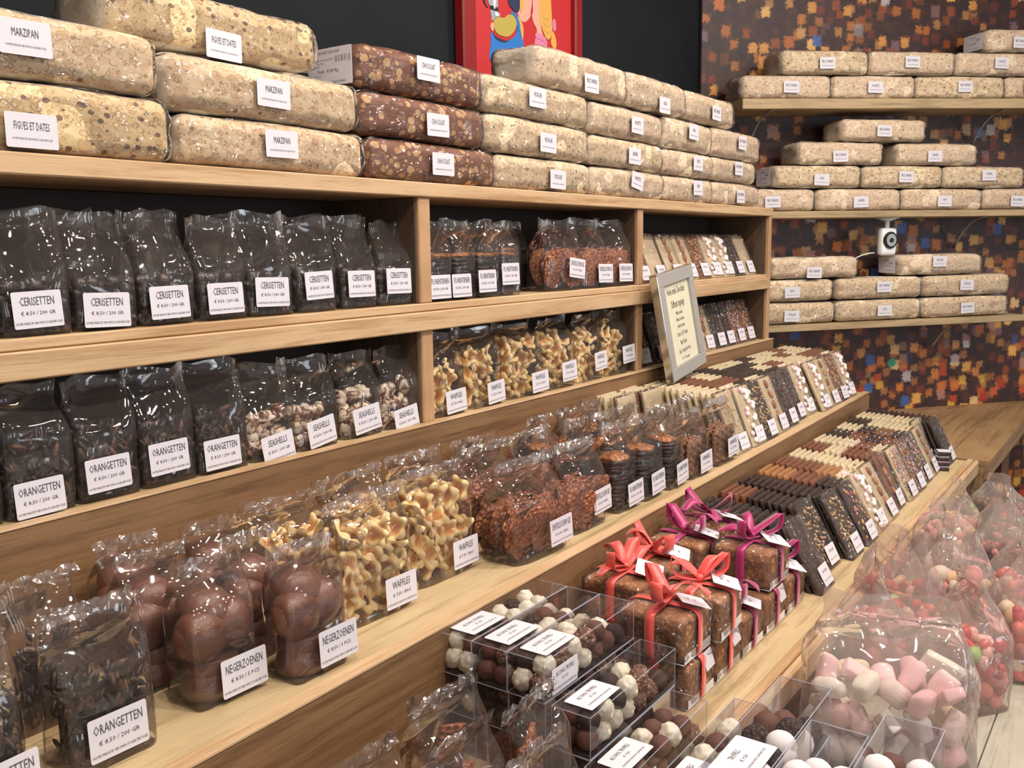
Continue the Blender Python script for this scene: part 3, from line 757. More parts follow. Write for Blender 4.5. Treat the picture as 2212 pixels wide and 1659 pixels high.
# ------------------------------------------------------------------ cellophane bags
def bag_film(w, d, h, fh, seed, mat='cellophane', flare=1.04, crumple=0.010, neck=0.0):
    """gusseted cellophane bag: full up to fh, then pinched to a flat sealed top"""
    nu, nv = 40, 22
    rnd = random.Random(seed)
    vs = []; fs = []
    ph = [rnd.uniform(0, 6.28) for _ in range(4)]
    for j in range(nv + 1):
        tz = j / nv
        z = h * tz
        k = max(0.0, (z - fh) / max(1e-6, (h * 0.93 - fh)))
        k = min(1.0, k); ks = k * k * (3 - 2 * k)
        dd = d * (1 - ks) + 0.003 * ks
        ww = w * (1 + (flare - 1) * ks) * (1 - neck * math.sin(k * PI))
        for i in range(nu):
            a = 2 * PI * (i + 0.5) / nu
            ca, sa = math.cos(a), math.sin(a)
            e = 0.32
            x = ww/2 * math.copysign(abs(ca) ** e, ca)
            y = dd/2 * math.copysign(abs(sa) ** e, sa)
            if k > 0: x *= 1.0
            n1 = noise.noise(Vector((x * 11 + seed, (y > 0) * 5.0, z * 6 + seed)))
            n2 = noise.noise(Vector((x * 26, (y > 0) * 9.0 + seed, z * 13)))
            am = crumple * (0.35 + 0.9 * min(1.0, k * 1.5 + 0.15))
            r1 = (abs(n1) - 0.2) * 1.6
            y += am * (r1 + 0.25 * n2) * (1 if y > 0 else -1) * 1.2 + 0.014 * k * math.sin(x * 30 + ph[0]) 
            x += am * 0.7 * noise.noise(Vector((z * 18 + seed, y * 20, seed)))
            zz = z + (0.006 * math.sin(x * 60 + ph[2]) if j == nv else 0)
            if j == 0: zz = 0.001
            vs.append((x, y, zz))
    for j in range(nv):
        for i in range(nu):
            fs.append((j*nu + i, j*nu + (i+1) % nu, (j+1)*nu + (i+1) % nu, (j+1)*nu + i))
    fs.append(tuple(range(nu))[::-1])
    return mesh_of('cellophane', vs, fs, mat, True)
FILMS = {}
def film_for(key, *a, **k):
    if key not in FILMS: FILMS[key] = bag_film(*a, **k)
    return FILMS[key]

def heap(name, w, d, h, mat, n, rr, seed, flat=1.0, stick=False):
    """many little pieces filling w x d x h, nobody could count them"""
    rnd = random.Random(seed); bm = bmesh.new()
    box_bm(bm, -w*0.40, w*0.40, -d*0.36, d*0.36, 0.004, h*0.8, 0.012)
    for i in range(n):
        f = rnd.choice((-1, 1))
        z = rnd.uniform(0.03, 1.0) * h
        if z > h * 0.86: p = (rnd.uniform(-.44, .44)*w, rnd.uniform(-.38, .38)*d, z)
        elif rnd.random() < 0.68: p = (rnd.uniform(-.43, .43)*w, -0.36*d, z)
        else: p = (f*0.42*w, rnd.uniform(-.38, .38)*d, z)
        r = rr * rnd.uniform(0.7, 1.25)
        if stick: ico(bm, p, (r*0.5, r*0.45, r*1.5), 1, (rnd.uniform(-.7, .7), rnd.uniform(-1.2, 1.2), rnd.uniform(0, 3)))
        else: ico(bm, p, (r, r*0.8, r*0.7*flat), 1, (rnd.uniform(0, 3), rnd.uniform(0, 3), rnd.uniform(0, 3)))
    for v in bm.verts: v.co.z = max(0.003, v.co.z)
    return bm_mesh(name, bm, mat, True)

def waffle_mesh(seed):
    """small folded waffle with a browned hollow and a thick pale lobed rim"""
    rnd = random.Random(seed); nr, na = 7, 30; vs = []; fs = []; toast = []
    k = 4 + seed % 2; p0 = rnd.uniform(0, 6)
    for side in (1, -1):
        b0 = len(vs)
        for i in range(nr + 1):
            rho = i / nr
            for j in range(na):
                a_ = 2 * PI * j / na
                R_ = (1 + 0.17 * math.cos(k * a_ + p0)) * 0.0235
                x = R_ * rho * math.cos(a_) * 1.2; y = R_ * rho * math.sin(a_) * 0.95
                puff = math.sqrt(max(0.0, 1 - rho ** 6))
                lob = 0.55 + 0.45 * math.cos(k * a_ + p0)
                t_ = (0.0022 + 0.0095 * math.exp(-((rho - 0.80) / 0.26) ** 2) * lob ** 1.3) * puff
                z = side * t_ + 13 * (x * x - 0.8 * y * y) * (1 if seed < 2 else -1)
                vs.append((x, y, z)); toast.append(max(0.0, 1.0 - 1.15 * math.exp(-((rho - 0.85) / 0.38) ** 2) * (0.55 + 0.45 * lob)))
        for i in range(nr):
            for j in range(na):
                q = (b0 + i*na + j, b0 + (i+1)*na + j, b0 + (i+1)*na + (j+1) % na, b0 + i*na + (j+1) % na)
                fs.append(q if side > 0 else q[::-1])
    me = mesh_of('waffle', vs, fs, 'waffle', True)
    at = me.attributes.new('toast', 'FLOAT', 'POINT')
    at.data.foreach_set('value', toast)
    return me
WAF = [waffle_mesh(i) for i in range(4)]

def blob(name, rad, mat, seed, sub=3, amp=0.12, freq=60.0, tip=0.0):
    bm = bmesh.new(); vv = ico(bm, (0, 0, 0), (rad, rad, rad), sub)
    for v in vv:
        nn = noise.noise(v.co * freq + Vector((seed, seed * 2, 0)))
        v.co *= 1 + amp * (abs(nn) * 2 - 0.5)
        if tip and v.co.z > rad * 0.8: v.co.z += tip
    return bm_mesh(name, bm, mat, True)
TRU = {'w': [blob('truffle', 0.0205, 'truffle_white', s, 4, 0.09, 85, 0.003) for s in (1, 2, 3)],
       'm': [blob('truffle', 0.0195, 'truffle_milk', 4, 3, 0.08, 90)], 'd': [blob('truffle', 0.0195, 'truffle_dark', 5, 3, 0.07)],
       'f': [blob('truffle', 0.0205, 'truffle_flake', 6, 4, 0.14, 140)], 'k': [blob('truffle', 0.0205, 'truffle_cocoa', 7, 3, 0.1, 140)],
       's': [blob('truffle', 0.0215, 'truffle_snow', 8, 3, 0.04, 70)]}
SHELL = []
for s in range(3):
    bm = bmesh.new(); vv = ico(bm, (0, 0, 0), (0.027, 0.020, 0.016), 3)
    for v in vv: v.co *= 1 + 0.13 * math.cos(8 * math.atan2(v.co.y, v.co.x + 0.012 * (s - 1)))
    SHELL.append(bm_mesh('chocolate_seashell', bm, 'marbled_choc', True))
bm = bmesh.new(); vv = ico(bm, (0, 0, 0), (0.049, 0.045, 0.040), 4)
for v in vv:
    if v.co.z < -0.012: v.co.z = -0.012 - (abs(v.co.z) - 0.012) * 0.15; 
DOME = bm_mesh('chocolate_dome', bm, 'dome_choc', True)
def disc(name, r, h, mat, seed, wav=0.004, edge=0.12):
    bm = bmesh.new(); vv = cyl(bm, (0, 0, 0), r, r, h, 26)
    bmesh.ops.bevel(bm, geom=[e for e in bm.edges], offset=h*0.3, segments=1, affect='EDGES')
    bmesh.ops.triangulate(bm, faces=[f for f in bm.faces if len(f.verts) > 6])
    for v in bm.verts:
        a = math.atan2(v.co.y, v.co.x); l = 1 + edge * noise.noise(Vector((math.cos(a)*2.3, math.sin(a)*2.3, seed)))
        v.co.x *= l; v.co.y *= l; v.co.z += wav * noise.noise(v.co * 40 + Vector((seed, 0, 0)))
    return bm_mesh(name, bm, mat, True)
LACE = [disc('lace_cookie', 0.064, 0.006, 'lace', s, 0.014, 0.22) for s in range(3)]
FLO = [disc('florentine_cookie', 0.043, 0.008, 'dark_mix', s, 0.004, 0.12) for s in range(2)]
FLOTOP = disc('florentine_cookie', 0.043, 0.010, 'florentine_top', 7, 0.004, 0.12)
bm = bmesh.new(); box_bm(bm, -0.024, 0.024, -0.006, 0.006, 0, 0.115, 0.003)
for q in range(9): ico(bm, ((q % 2 - 0.5) * 0.018, -0.007, 0.012 + q * 0.0115), (0.010, 0.006, 0.0085), 2)
for q in range(4): ico(bm, ((q - 1.5) * 0.012, 0, 0.116), (0.007, 0.006, 0.006), 2)
ALM = bm_mesh('almond_cookie', bm, 'cocoa_almond', True)
MAL = [rbox('marshmallow', 0.050, 0.036, 0.072, 0.014, 'mallow', (3, 3, 3), 0.005, 24, s, True) for s in range(2)]
MAL.append(rbox('marshmallow', 0.045, 0.024, 0.085, 0.006, 'mallow', (3, 2, 4), 0.003, 24, 3, True))
bm = bmesh.new(); cyl(bm, (0, 0, 0), 0.025, 0.025, 0.060, 16); bmesh.ops.bevel(bm, geom=bm.edges[:], offset=0.004, segments=2, affect='EDGES')
MAL.append(bm_mesh('marshmallow', bm, 'mallow', True))
GUM = [blob('gummy_sweet', 0.022, 'gummy', s, 2, 0.25, 40) for s in (1, 2)]
bm = bmesh.new(); cyl(bm, (0, 0, 0), 0.012, 0.012, 0.05, 12); ico(bm, (0, 0, 0.025), (0.012,)*3, 2); ico(bm, (0, 0, -0.025), (0.012,)*3, 2)
GUM.append(bm_mesh('gummy_sweet', bm, 'gummy', True))
bm = bmesh.new(); cyl(bm, (0, 0, 0), 0.023, 0.023, 0.04, 16); ico(bm, (0, 0, 0.02), (0.023,)*3, 3); ico(bm, (0, 0, -0.02), (0.023,)*3, 3)
SUG = bm_mesh('sugared_sweet', bm, 'sugared', True)
COLA = blob('cola_sweet', 0.022, 'cola', 5, 2, 0.2, 40)

def scatter(t, meshes, name, w, d, h, step, rnd, skip_core=True, scl=1.0, tilt=3.0):
    """fill the bag with separate pieces on a loose grid, leaving out the ones nobody could see"""
    nx = max(1, int(w / step)); ny = max(1, int(d / step)); nz = max(1, int(h / step))
    for c in range(nz):
        for b in range(ny):
            for a in range(nx):
                if skip_core and 0 < c < nz - 1 and 0 < b < ny - 1 and 0 < a < nx - 1: continue
                if skip_core and b > 0 and c < nz - 1 and a < nx - 1 and b == ny - 1 and a > 0: continue
                p = ((a + .5) * w / nx - w/2 + rnd.uniform(-.2, .2) * step, (b + .5) * d / ny - d/2 + rnd.uniform(-.2, .2) * step, (c + .5) * h / nz + rnd.uniform(-.2, .2) * step + 0.003 + (rnd.uniform(-.3, .4) * step if c == nz - 1 else 0))
                link(name, meshes[rnd.randrange(len(meshes))], t, p, (rnd.uniform(-tilt, tilt), rnd.uniform(-tilt, tilt), rnd.uniform(-3, 3)), scl)

SEALS = {}
def seal_mesh(w, h, seed):
    """the crimped, folded strip along the top of a closed bag"""
    k = (round(w, 2), round(h, 3), seed)
    if k not in SEALS:
        rnd = random.Random(seed); n_ = 16; vs = []; fs = []
        for i in range(n_ + 1):
            x = (i / n_ - .5) * w * 1.03 + rnd.uniform(-.003, .003)
            for j in range(3):
                vs.append((x + rnd.uniform(-.003, .003), rnd.uniform(-.006, .006), (j - 1) * h / 2 + rnd.uniform(-.003, .003)))
        for i in range(n_):
            for j in range(2):
                a = i*3 + j
                fs += [(a, a+3, a+4), (a, a+4, a+1)]
        SEALS[k] = mesh_of('top_seal', vs, fs, 'crimped_film', False)
    return SEALS[k]

def bag(kind, x, y, z, w, d, h, fh, label, group, seed, lab=None, lx=0.0, lz=0.05, rz=0.0, lscale=1.0, mat='cellophane', var=None, lrot=0.0, name=None, tilt=0.0, crumple=0.010, flare=1.03, seal=False):
    nm = {'cherry': 'chocolate_cherry_bag', 'orange': 'orange_peel_bag', 'shell': 'chocolate_seashell_bag', 'dome': 'chocolate_dome_bag', 'waffle': 'waffle_bag', 'lace': 'lace_cookie_bag',
          'florentine': 'florentine_bag', 'almond': 'almond_cookie_bag', 'mallow': 'marshmallow_bag', 'gummy': 'sweets_bag', 'cola': 'sweets_bag', 'sugar': 'sweets_bag', 'slab': 'chocolate_slab_bag', 'empty': 'cellophane_bag'}[kind]
    t = thing(nm, label, 'bag', (x, y, z), (tilt, 0, rz), group)
    v = seed % 5 if var is None else var
    link('cellophane', film_for((round(w, 2), round(d, 2), round(h, 2), round(fh, 2), v, mat), w, d, h, fh, v * 7 + 3, mat, flare, crumple), t)
    if seal: link('top_seal', seal_mesh(w, 0.024, v), t, (0, 0.02*math.sin((v * 7 + 3) * 1.0) * 0, h - 0.011), (0.25*math.sin(seed), 0.02*math.sin(seed*2), 0))
    rnd = random.Random(seed * 13 + 5)
    if kind == 'cherry':
        o = link('chocolate_filling', hp(('ch', v % 3), 'chocolate_filling', w*0.96, d*0.9, fh*0.95, 'dark_mix', 60, 0.015, v % 3), t); o['kind'] = 'stuff'
        for q in range(3):
            c = (rnd.uniform(-.3, .3)*w, rnd.uniform(-.2, .2)*d, fh*0.9 + 0.01)
            link('chocolate_cherry', CHERRY, t, c, (rnd.uniform(-.4, .4), rnd.uniform(-.6, .6), rnd.uniform(0, 6)))
    elif kind == 'orange':
        o = link('orange_peel_sticks', hp(('or', v % 3), 'orange_peel_sticks', w*0.97, d*0.92, fh, 'orange_dark', 110, 0.011, 10 + v % 3, 1.0, True), t); o['kind'] = 'stuff'
    elif kind == 'shell': scatter(t, SHELL, 'chocolate_seashell', w*.84, d*.72, fh, 0.031, rnd)
    elif kind == 'waffle': scatter(t, WAF, 'waffle', w*.84, d*.68, fh, 0.0335, rnd, scl=1.08)
    elif kind == 'dome':
        for (a, b, c, r1, r2, r3) in ((-.006, .0, .016, 0, 0, 0), (.004, .008, .050, PI, .1, 1), (-.022, -.004, .108, 1.25, 0.1, 0.15), (.032, .004, .112, 1.15, -0.1, -0.3), (0.004, .018, .142, .35, .3, 0)):
            link('chocolate_dome', DOME, t, (a, b, c), (r1 + rnd.uniform(-.1, .1), r2, r3), min(1.0, w / 0.115))
    elif kind == 'lace':
        for q in range(9):
            link('lace_cookie', LACE[q % 3], t, (rnd.uniform(-.12, .12)*w + (q % 2 - .5)*w*.38, (q/8 - .5)*d*0.75, fh*.5 + 0.008), (PI/2 + rnd.uniform(-.35, .35), rnd.uniform(-3, 3), rnd.uniform(-.3, .3)))
    elif kind == 'florentine':
        n_ = int(fh / 0.0115)
        for q in range(n_):
            link('florentine_cookie', FLOTOP if q == n_ - 1 else FLO[q % 2], t, (rnd.uniform(-.004, .004), rnd.uniform(-.004, .004), 0.008 + q*0.0115), (rnd.uniform(-.08, .08), rnd.uniform(-.08, .08), rnd.uniform(0, 6)))
    elif kind == 'almond':
        for a in range(int(w / 0.052)):
            for b in range(3):
                link('almond_cookie', ALM, t, ((a + .5) * 0.051 - w/2 + 0.012, (b - 1)*d*0.28, 0.004), (rnd.uniform(-.06, .06), rnd.uniform(-.05, .05), 0))
    elif kind == 'mallow': scatter(t, MAL, 'marshmallow', w*.84, d*.80, fh, 0.050, rnd)
    elif kind == 'gummy':
        o = link('sweets_filling', hp(('gummy', v % 2), 'sweets_filling', w*.86, d*.8, fh, 'gummy_isl', 90, 0.021, v % 2 + 3), t); o['kind'] = 'stuff'
        scatter(t, GUM, 'gummy_sweet', w*.84, d*.8, fh*1.04, 0.047, rnd)
    elif kind == 'sugar':
        o = link('sweets_filling', hp(('sugar', v % 2), 'sweets_filling', w*.86, d*.8, fh, 'sugar_isl', 90, 0.021, v % 2 + 3), t); o['kind'] = 'stuff'
        scatter(t, [SUG] + GUM[:1], 'sugared_sweet', w*.84, d*.8, fh*1.04, 0.052, rnd)
    elif kind == 'cola':
        o = link('sweets_filling', hp(('cola', v % 2), 'sweets_filling', w*.86, d*.8, fh, 'cola_isl', 90, 0.021, v % 2 + 3), t); o['kind'] = 'stuff'
        scatter(t, [COLA, GUM[2]], 'cola_sweet', w*.84, d*.8, fh*1.04, 0.046, rnd)
    elif kind == 'slab':
        for q in range(2):
            link('chocolate_shard', SHARD[q % 2], t, ((q - .5)*w*.3, (q % 2 - .5)*d*.4, fh*.5), (rnd.uniform(-.2, .2), rnd.uniform(-.4, .4), rnd.uniform(-.4, .4)))
    if lab:
        add_label(t, lab, (lx, -d/2 - 0.006 - crumple*0.4, lz), (-0.05, lrot, 0), 0.09, 0.064, lscale)
    return t
HEAPS = {}
def hp(key, *a):
    if key not in HEAPS: HEAPS[key] = heap(*a)
    return HEAPS[key]
bm = bmesh.new(); ico(bm, (0, 0, 0), (0.016, 0.016, 0.015), 2); cyl(bm, (0.004, 0, 0.03), 0.0015, 0.001, 0.04, 6, (0, 0.25, 0))
CHERRY = bm_mesh('chocolate_cherry', bm, 'choc_dark', True)
SHARD = [rbox('chocolate_shard', 0.06, 0.012, 0.15, 0.004, 'lace', (3, 1, 5), 0.003, 20, s, True) for s in range(2)]

# upper left compartment: chocolate cherries
zs = -0.1455
for i, (x, lz) in enumerate([(0.72, .05), (0.850, .047), (0.985, .038), (1.115, .045), (1.250, .046), (1.378, .053), (1.512, .062), (1.655, .060), (1.790, .062)]):
    bag('cherry', x, 1.665, zs, 0.128, 0.085, 0.222 + 0.008*math.sin(i*3), 0.085, 'bag of chocolate cherries labelled Cerisetten, %s from the near end of the upper shelf' % ordinal(i), 'Cerisetten bags on the upper shelf', i + 1, 'cerisetten', (-0.006 if i else -0.02), lz, 0.05*math.sin(i*2.3), lrot=0.03*math.sin(i*4))
for i in range(6):
    bag('cherry', 0.80 + i*0.19, 1.775, zs, 0.125, 0.08, 0.228, 0.085, 'dark cherry bag standing at the back of the upper shelf, %s from the near end' % ordinal(i), 'back row of cherry bags', 20 + i)
# lower left compartment: orange peel and seashells
zl = -0.4665
for i, (x, lz) in enumerate([(0.70, .04), (0.832, .036), (0.965, .052), (1.095, .058), (1.225, .042)]):
    bag('orange', x, 1.665, zl, 0.130, 0.09, 0.235, 0.125 if i > 1 else 0.135, 'bag of orange peel labelled Orangetten, %s from the near end of lower shelf' % ordinal(i), 'Orangetten bags on the lower shelf', i + 3, 'orangetten', -0.012, lz, 0.03*math.sin(i*3), lrot=-0.02)
for i, (x, lz) in enumerate([(1.362, .026), (1.492, .040), (1.650, .046), (1.795, .022)]):
    bag('shell', x, 1.662, zl, 0.138, 0.085, 0.215, 0.095 + 0.015*(i > 1), 'clear bag of marbled chocolate seashells, %s of four before the divider' % ordinal(i), 'Seashells bags on the lower shelf', i + 11, 'seashells', 0.0, lz, 0.06*math.sin(i*2), lrot=-0.12)
# middle compartment above: florentines and lace cookies
for i, (x, lz, lx) in enumerate([(1.945, .035, -.02), (2.055, .035, -.04), (2.165, .043, -.03), (2.275, .06, -.02)]):
    bag('florentine', x + 0.02, 1.665, zs, 0.108, 0.09, 0.222, 0.135, 'slim florentine bag at the front of the upper middle compartment, %s from the divider' % ordinal(i), 'Florentienen bags in the upper compartment', i + 20, 'florentienen', lx, lz + 0.005, 0.05*math.sin(i))
for i, (x, lz) in enumerate([(2.60, .072), (2.79, .050), (2.965, .048)]):
    bag('lace', x, 1.665, zs, 0.20 if i == 0 else 0.17, 0.10, 0.235, 0.13, 'bag of brown lace cookies in the upper middle compartment, %s after the florentines' % ordinal(i), 'Dentelle de Bruges bags in the upper compartment', i + 30, 'dentelle', 0.05 if i < 2 else 0.025, lz, -0.06, lrot=0.12 if i == 0 else 0.02)
bag('florentine', 2.40, 1.74, zs, 0.11, 0.09, 0.222, 0.14, 'dark florentine bag set back between florentines and lace cookies', 'Florentienen bags in the upper compartment', 37)
for i in range(4):
    bag('florentine', 1.99 + i*0.27, 1.80, zs, 0.11, 0.085, 0.222, 0.13, 'florentine bag at the back of the upper middle compartment, %s from the divider' % ordinal(i), 'back row of florentine bags', 50 + i)
# middle compartment below: waffles
for i, (x, w, lz, lx, fh) in enumerate([(1.990, .155, .040, .015, .135), (2.165, .165, .040, .03, .155), (2.372, .19, .042, .06, .17), (2.580, .175, .055, .03, .17), (2.775, .17, .066, .045, .165), (2.965, .16, .070, .06, .15)]):
    bag('waffle', x, 1.668, zl, w, 0.095, 0.232, fh, 'bag of small golden waffles in the lower middle compartment, %s from the divider' % ordinal(i), 'Waffles bags in the lower compartment', i + 41, 'waffles', lx, lz, 0.04*math.sin(i*2), lrot=-0.05)

# ------------------------------------------------------------------ bags on the upper step
ZT = -0.7352
def S2(kind, x, y, w, d, h, fh, label, group, seed, lab=None, lx=0.0, lz=0.05, rz=0.0, **k):
    return bag(kind, x, y, ZT, w, d, h, fh, label, group, seed, lab, lx, lz, rz, seal=True, **k)
g = 'clear bags on the near end of the step'
S2('orange', 0.500, 1.25, .135, .09, .235, .125, 'dark orange peel bag cut off by the near left corner', g, 61, 'orangetten', .03, .045, .05)
S2('orange', 0.690, 1.245, .138, .09, .235, .135, 'front bag of dark chocolate orange peel, its Orangetten label close to the step edge', g, 62, 'orangetten', .000, .050, -.03, crumple=.012)
S2('orange', 0.560, 1.37, .135, .09, .235, .12, 'dark orange peel bag standing behind the nearest left bags', g, 63)
S2('orange', 0.700, 1.42, .135, .09, .235, .11, 'dark orange peel bag in the third row at the near end of the step', g, 64)
S2('empty', 0.590, 1.50, .135, .08, .225, .06, 'rear clear bag by the riser at the near left corner', g, 65)
g = 'Negerzoenen bags on the step'
S2('dome', 0.905, 1.265, .128, .095, .235, .15, 'bag of chocolate domes labelled Negerzoenen, left of the two front ones', g, 71, 'negerzoenen', .022, .042, -.02, crumple=.012)
S2('dome', 1.055, 1.205, .125, .09, .235, .15, 'bag of chocolate domes right at the step edge with a creased label', g, 72, 'negerzoenen', .030, .048, .0, crumple=.012)
S2('dome', 0.880, 1.385, .125, .09, .235, .15, 'bag of chocolate domes standing behind the left front domes', g, 73)
S2('dome', 1.050, 1.335, .125, .09, .23, .15, 'bag of chocolate domes standing behind the right front domes', g, 74)
S2('dome', 0.905, 1.495, .125, .09, .23, .15, 'bag of chocolate domes by the riser, behind two others', g, 75)
S2('dome', 1.060, 1.455, .125, .09, .23, .15, 'bag of chocolate domes by the riser, left of the waffles', g, 76)
g = 'Waffles bags on the step'
S2('waffle', 1.300, 1.295, .205, .10, .25, .175, 'front left bag of golden waffles on the step, beside the chocolate domes', g, 81, 'waffles', .045, .045, -.02, crumple=.012)
S2('waffle', 1.545, 1.325, .215, .10, .25, .190, 'front right bag of golden waffles on the step, beside the lace cookies', g, 82, 'waffles', .052, .048, .0, crumple=.012)
S2('waffle', 1.215, 1.435, .19, .10, .245, .165, 'bag of waffles in the second row behind the front left waffles', g, 83)
S2('waffle', 1.430, 1.460, .19, .10, .245, .160, 'bag of waffles in the second row behind the gap between front waffles', g, 84)
S2('waffle', 1.650, 1.470, .19, .10, .245, .150, 'bag of waffles in the second row nearest the lace cookies', g, 85)
g = 'Dentelle de Bruges bags on the step'
S2('lace', 1.790, 1.235, .215, .125, .235, .125, 'big bag of brown lace cookies lying slumped at the step edge', g, 91, 'dentelle', .052, .055, -.06, lrot=-.05, crumple=.013)
S2('lace', 2.040, 1.245, .195, .10, .23, .120, 'bag of lace cookies on the step just before the florentine stacks', g, 92, 'dentelle', .045, .068, .0, lrot=-.05)
S2('lace', 1.860, 1.410, .19, .10, .235, .12, 'bag of lace cookies behind the slumped front lace cookie bag', g, 93)
S2('lace', 2.070, 1.410, .19, .10, .235, .12, 'bag of lace cookies in the back row by the florentines', g, 94)
S2('lace', 1.960, 1.525, .19, .08, .22, .11, 'bag of lace cookies against the riser', g, 95)
g = 'Florentienen bags on the step'
for i, (x, y, lz, lx) in enumerate([(2.245, 1.245, .045, .03), (2.395, 1.24, .048, .01), (2.545, 1.235, .045, .015)]):
    S2('florentine', x, y, .125, .10, .245, .150, 'bag with a round stack of florentines at the step edge, %s from the lace cookies' % ordinal(i), g, 101 + i, 'florentienen', lx, lz, .03*i, lrot=-.05)
for i, (x, y) in enumerate([(2.25, 1.37), (2.40, 1.365), (2.55, 1.37), (2.24, 1.49), (2.39, 1.49), (2.55, 1.50)]):
    S2('florentine', x, y, .12, .095, .24, .13 + .02*(i % 2), 'florentine stack bag in the %s row, %s from the lace cookies' % (['second', 'rear'][i > 2], ordinal(i % 3)), g, 111 + i)
g = 'cocoa almond cookie bags on the step'
S2('almond', 2.710, 1.225, .155, .085, .215, .12, 'bag of upright cocoa almond cookies beside the florentine stacks', g, 121, 'amandel', .025, .045, .0, lrot=-.05)
S2('almond', 2.925, 1.225, .17, .085, .22, .12, 'bag of upright cocoa almond cookies beside the first white bar', g, 122, 'amandel', .035, .055, .0, lrot=-.05)
S2('almond', 2.725, 1.34, .155, .085, .215, .12, 'second row bag of cocoa almond cookies behind the left one', g, 123)
S2('almond', 2.925, 1.345, .16, .085, .215, .12, 'second row bag of cocoa almond cookies behind the right one', g, 124)

# ------------------------------------------------------------------ chocolate bars
BW, BT = 0.128, 0.012
def bar_mesh(key, mat, L, squares=False, seed=0):
    k = ('bar', key, round(L, 3))
    if k in TEXTS: return TEXTS[k]
    me = rbox('chocolate_bar', BW, BT, L, 0.004, mat, (4, 1, 6), 0.002, 20, seed)
    if squares:
        bm = bmesh.new(); bm.from_mesh(me)
        for a in range(3):
            for b in range(5):
                x0 = -BW/2 + 0.008 + a*0.038
                z0 = 0.012 + b*(L-0.02)/5
                box_bm(bm, x0, x0+0.034, -0.005, 0.001, z0, z0+(L-0.02)/5-0.005, 0.003)
        bm.to_mesh(me); bm.free()
    TEXTS[k] = me
    return me
def topping(key, kind, L):
    k = ('top', key, kind, round(L, 3))
    if k in TEXTS: return TEXTS[k]
    rnd = random.Random(hash_(key + kind)); bm = bmesh.new()
    def P(): return (rnd.uniform(-.42, .42)*BW, 0, rnd.uniform(.06, .95)*L)
    if kind == 'mini_mallow':
        for q in range(22): p = P(); ico(bm, (p[0], -.004, p[2]), (.0125, .009, .011), 2)
    elif kind == 'nuts':
        for q in range(70): p = P(); ico(bm, (p[0], -.001, p[2]), (.006, .004, .0045), 1, (rnd.uniform(0, 3),)*3)
    elif kind == 'smarties':
        for q in range(38): p = P(); ico(bm, (p[0], -.002, p[2]), (.0065, .0035, .0065), 2, (rnd.uniform(-.3, .3), 0, 0))
    elif kind == 'sprinkles':
        for q in range(170): p = P(); ico(bm, (p[0], -.001, p[2]), (.0045, .003, .0045), 1)
    elif kind == 'almond_half':
        for q in range(5): ico(bm, (rnd.uniform(-.015, .015), -.002, L*(.12 + q*.19)), (.014, .007, .020), 2, (0, rnd.uniform(-.6, .6), 0))
    elif kind == 'white_flake':
        for q in range(70): ico(bm, (rnd.gauss(0, .16)*BW, -.001, rnd.uniform(.1, .9)*L), (.006, .003, .003), 1, (0, rnd.uniform(0, 3), 0))
    elif kind == 'dark_piece':
        for q in range(60): p = P(); ico(bm, (p[0], -.001, p[2]), (.007, .004, .005), 1, (rnd.uniform(0, 3),)*3)
    TEXTS[k] = bm_mesh('topping', bm, kind, True)
    return TEXTS[k]
def hash_(s): return sum(ord(c) * (i + 1) for i, c in enumerate(s))
KINDS = {
 'dark': ('choc_dark', None, 'plain dark chocolate bar'), 'blocks': ('choc_dark', 'SQ', 'dark chocolate block bar'),
 'darkfruit': ('choc_dark', 'nuts', 'dark bar with fruit and nuts'), 'darksmart': ('choc_dark', 'smarties', 'dark bar with coloured beans'),
 'milknut': ('choc_milk', 'almond_half', 'milk bar with whole nuts'), 'milk': ('choc_milk', 'nuts', 'milk bar with chopped nuts'),
 'caramel': ('choc_caramel', 'nuts', 'caramel bar with nut bits'), 'white': ('choc_white', None, 'plain white chocolate bar'),
 'whitealm': ('choc_white', 'almond_half', 'white bar with whole almonds'), 'whitemal': ('choc_white', 'mini_mallow', 'white bar with mini marshmallows'),
 'sprinkle': ('choc_milk', 'sprinkles', 'milk bar with coloured sprinkles'), 'darksprinkle': ('choc_dark', 'sprinkles', 'dark bar with mixed sprinkles'),
 'whiteflake': ('choc_white', 'white_flake', 'white bar with nut flakes'), 'darkpiece': ('choc_dark', 'dark_piece', 'dark bar with dark crumbs'),
 'whitesprinkle': ('choc_white', 'sprinkles', 'white bar with pastel sprinkles')}
def bar(kd, x, y, z, L, lean, label, group, front=False, rz=0.0, lab=True, show_top=True, ry=0.0):
    mat, top, nm = KINDS[kd]
    t = thing('chocolate_bar', label, 'chocolate bar', (x, y, z + math.sin(lean) * 0.0), (-lean, ry, rz), group)
    link('chocolate_slab', bar_mesh(kd if top == 'SQ' else mat, mat, L, top == 'SQ'), t)
    if top and top != 'SQ' and show_top:
        link('topping', topping(kd, top, L), t, (0, 0, 0))
    if front:
        link('film_sleeve', SLEEVE(L), t)
        if lab: add_label(t, 'bar', (0.012, -0.010, 0.040), (0.05, 0, 0), 0.078, 0.058)
    return t
def SLEEVE(L):
    k = ('sleeve', round(L, 3))
    if k not in TEXTS:
        TEXTS[k] = rbox('film_sleeve', BW + 0.008, BT + 0.012, L + 0.008, 0.006, 'wrap', (5, 2, 8), 0.003, 20, 3)
        for v in TEXTS[k].vertices: v.co.y -= 0.006; v.co.z = max(0.0, v.co.z)
    return TEXTS[k]

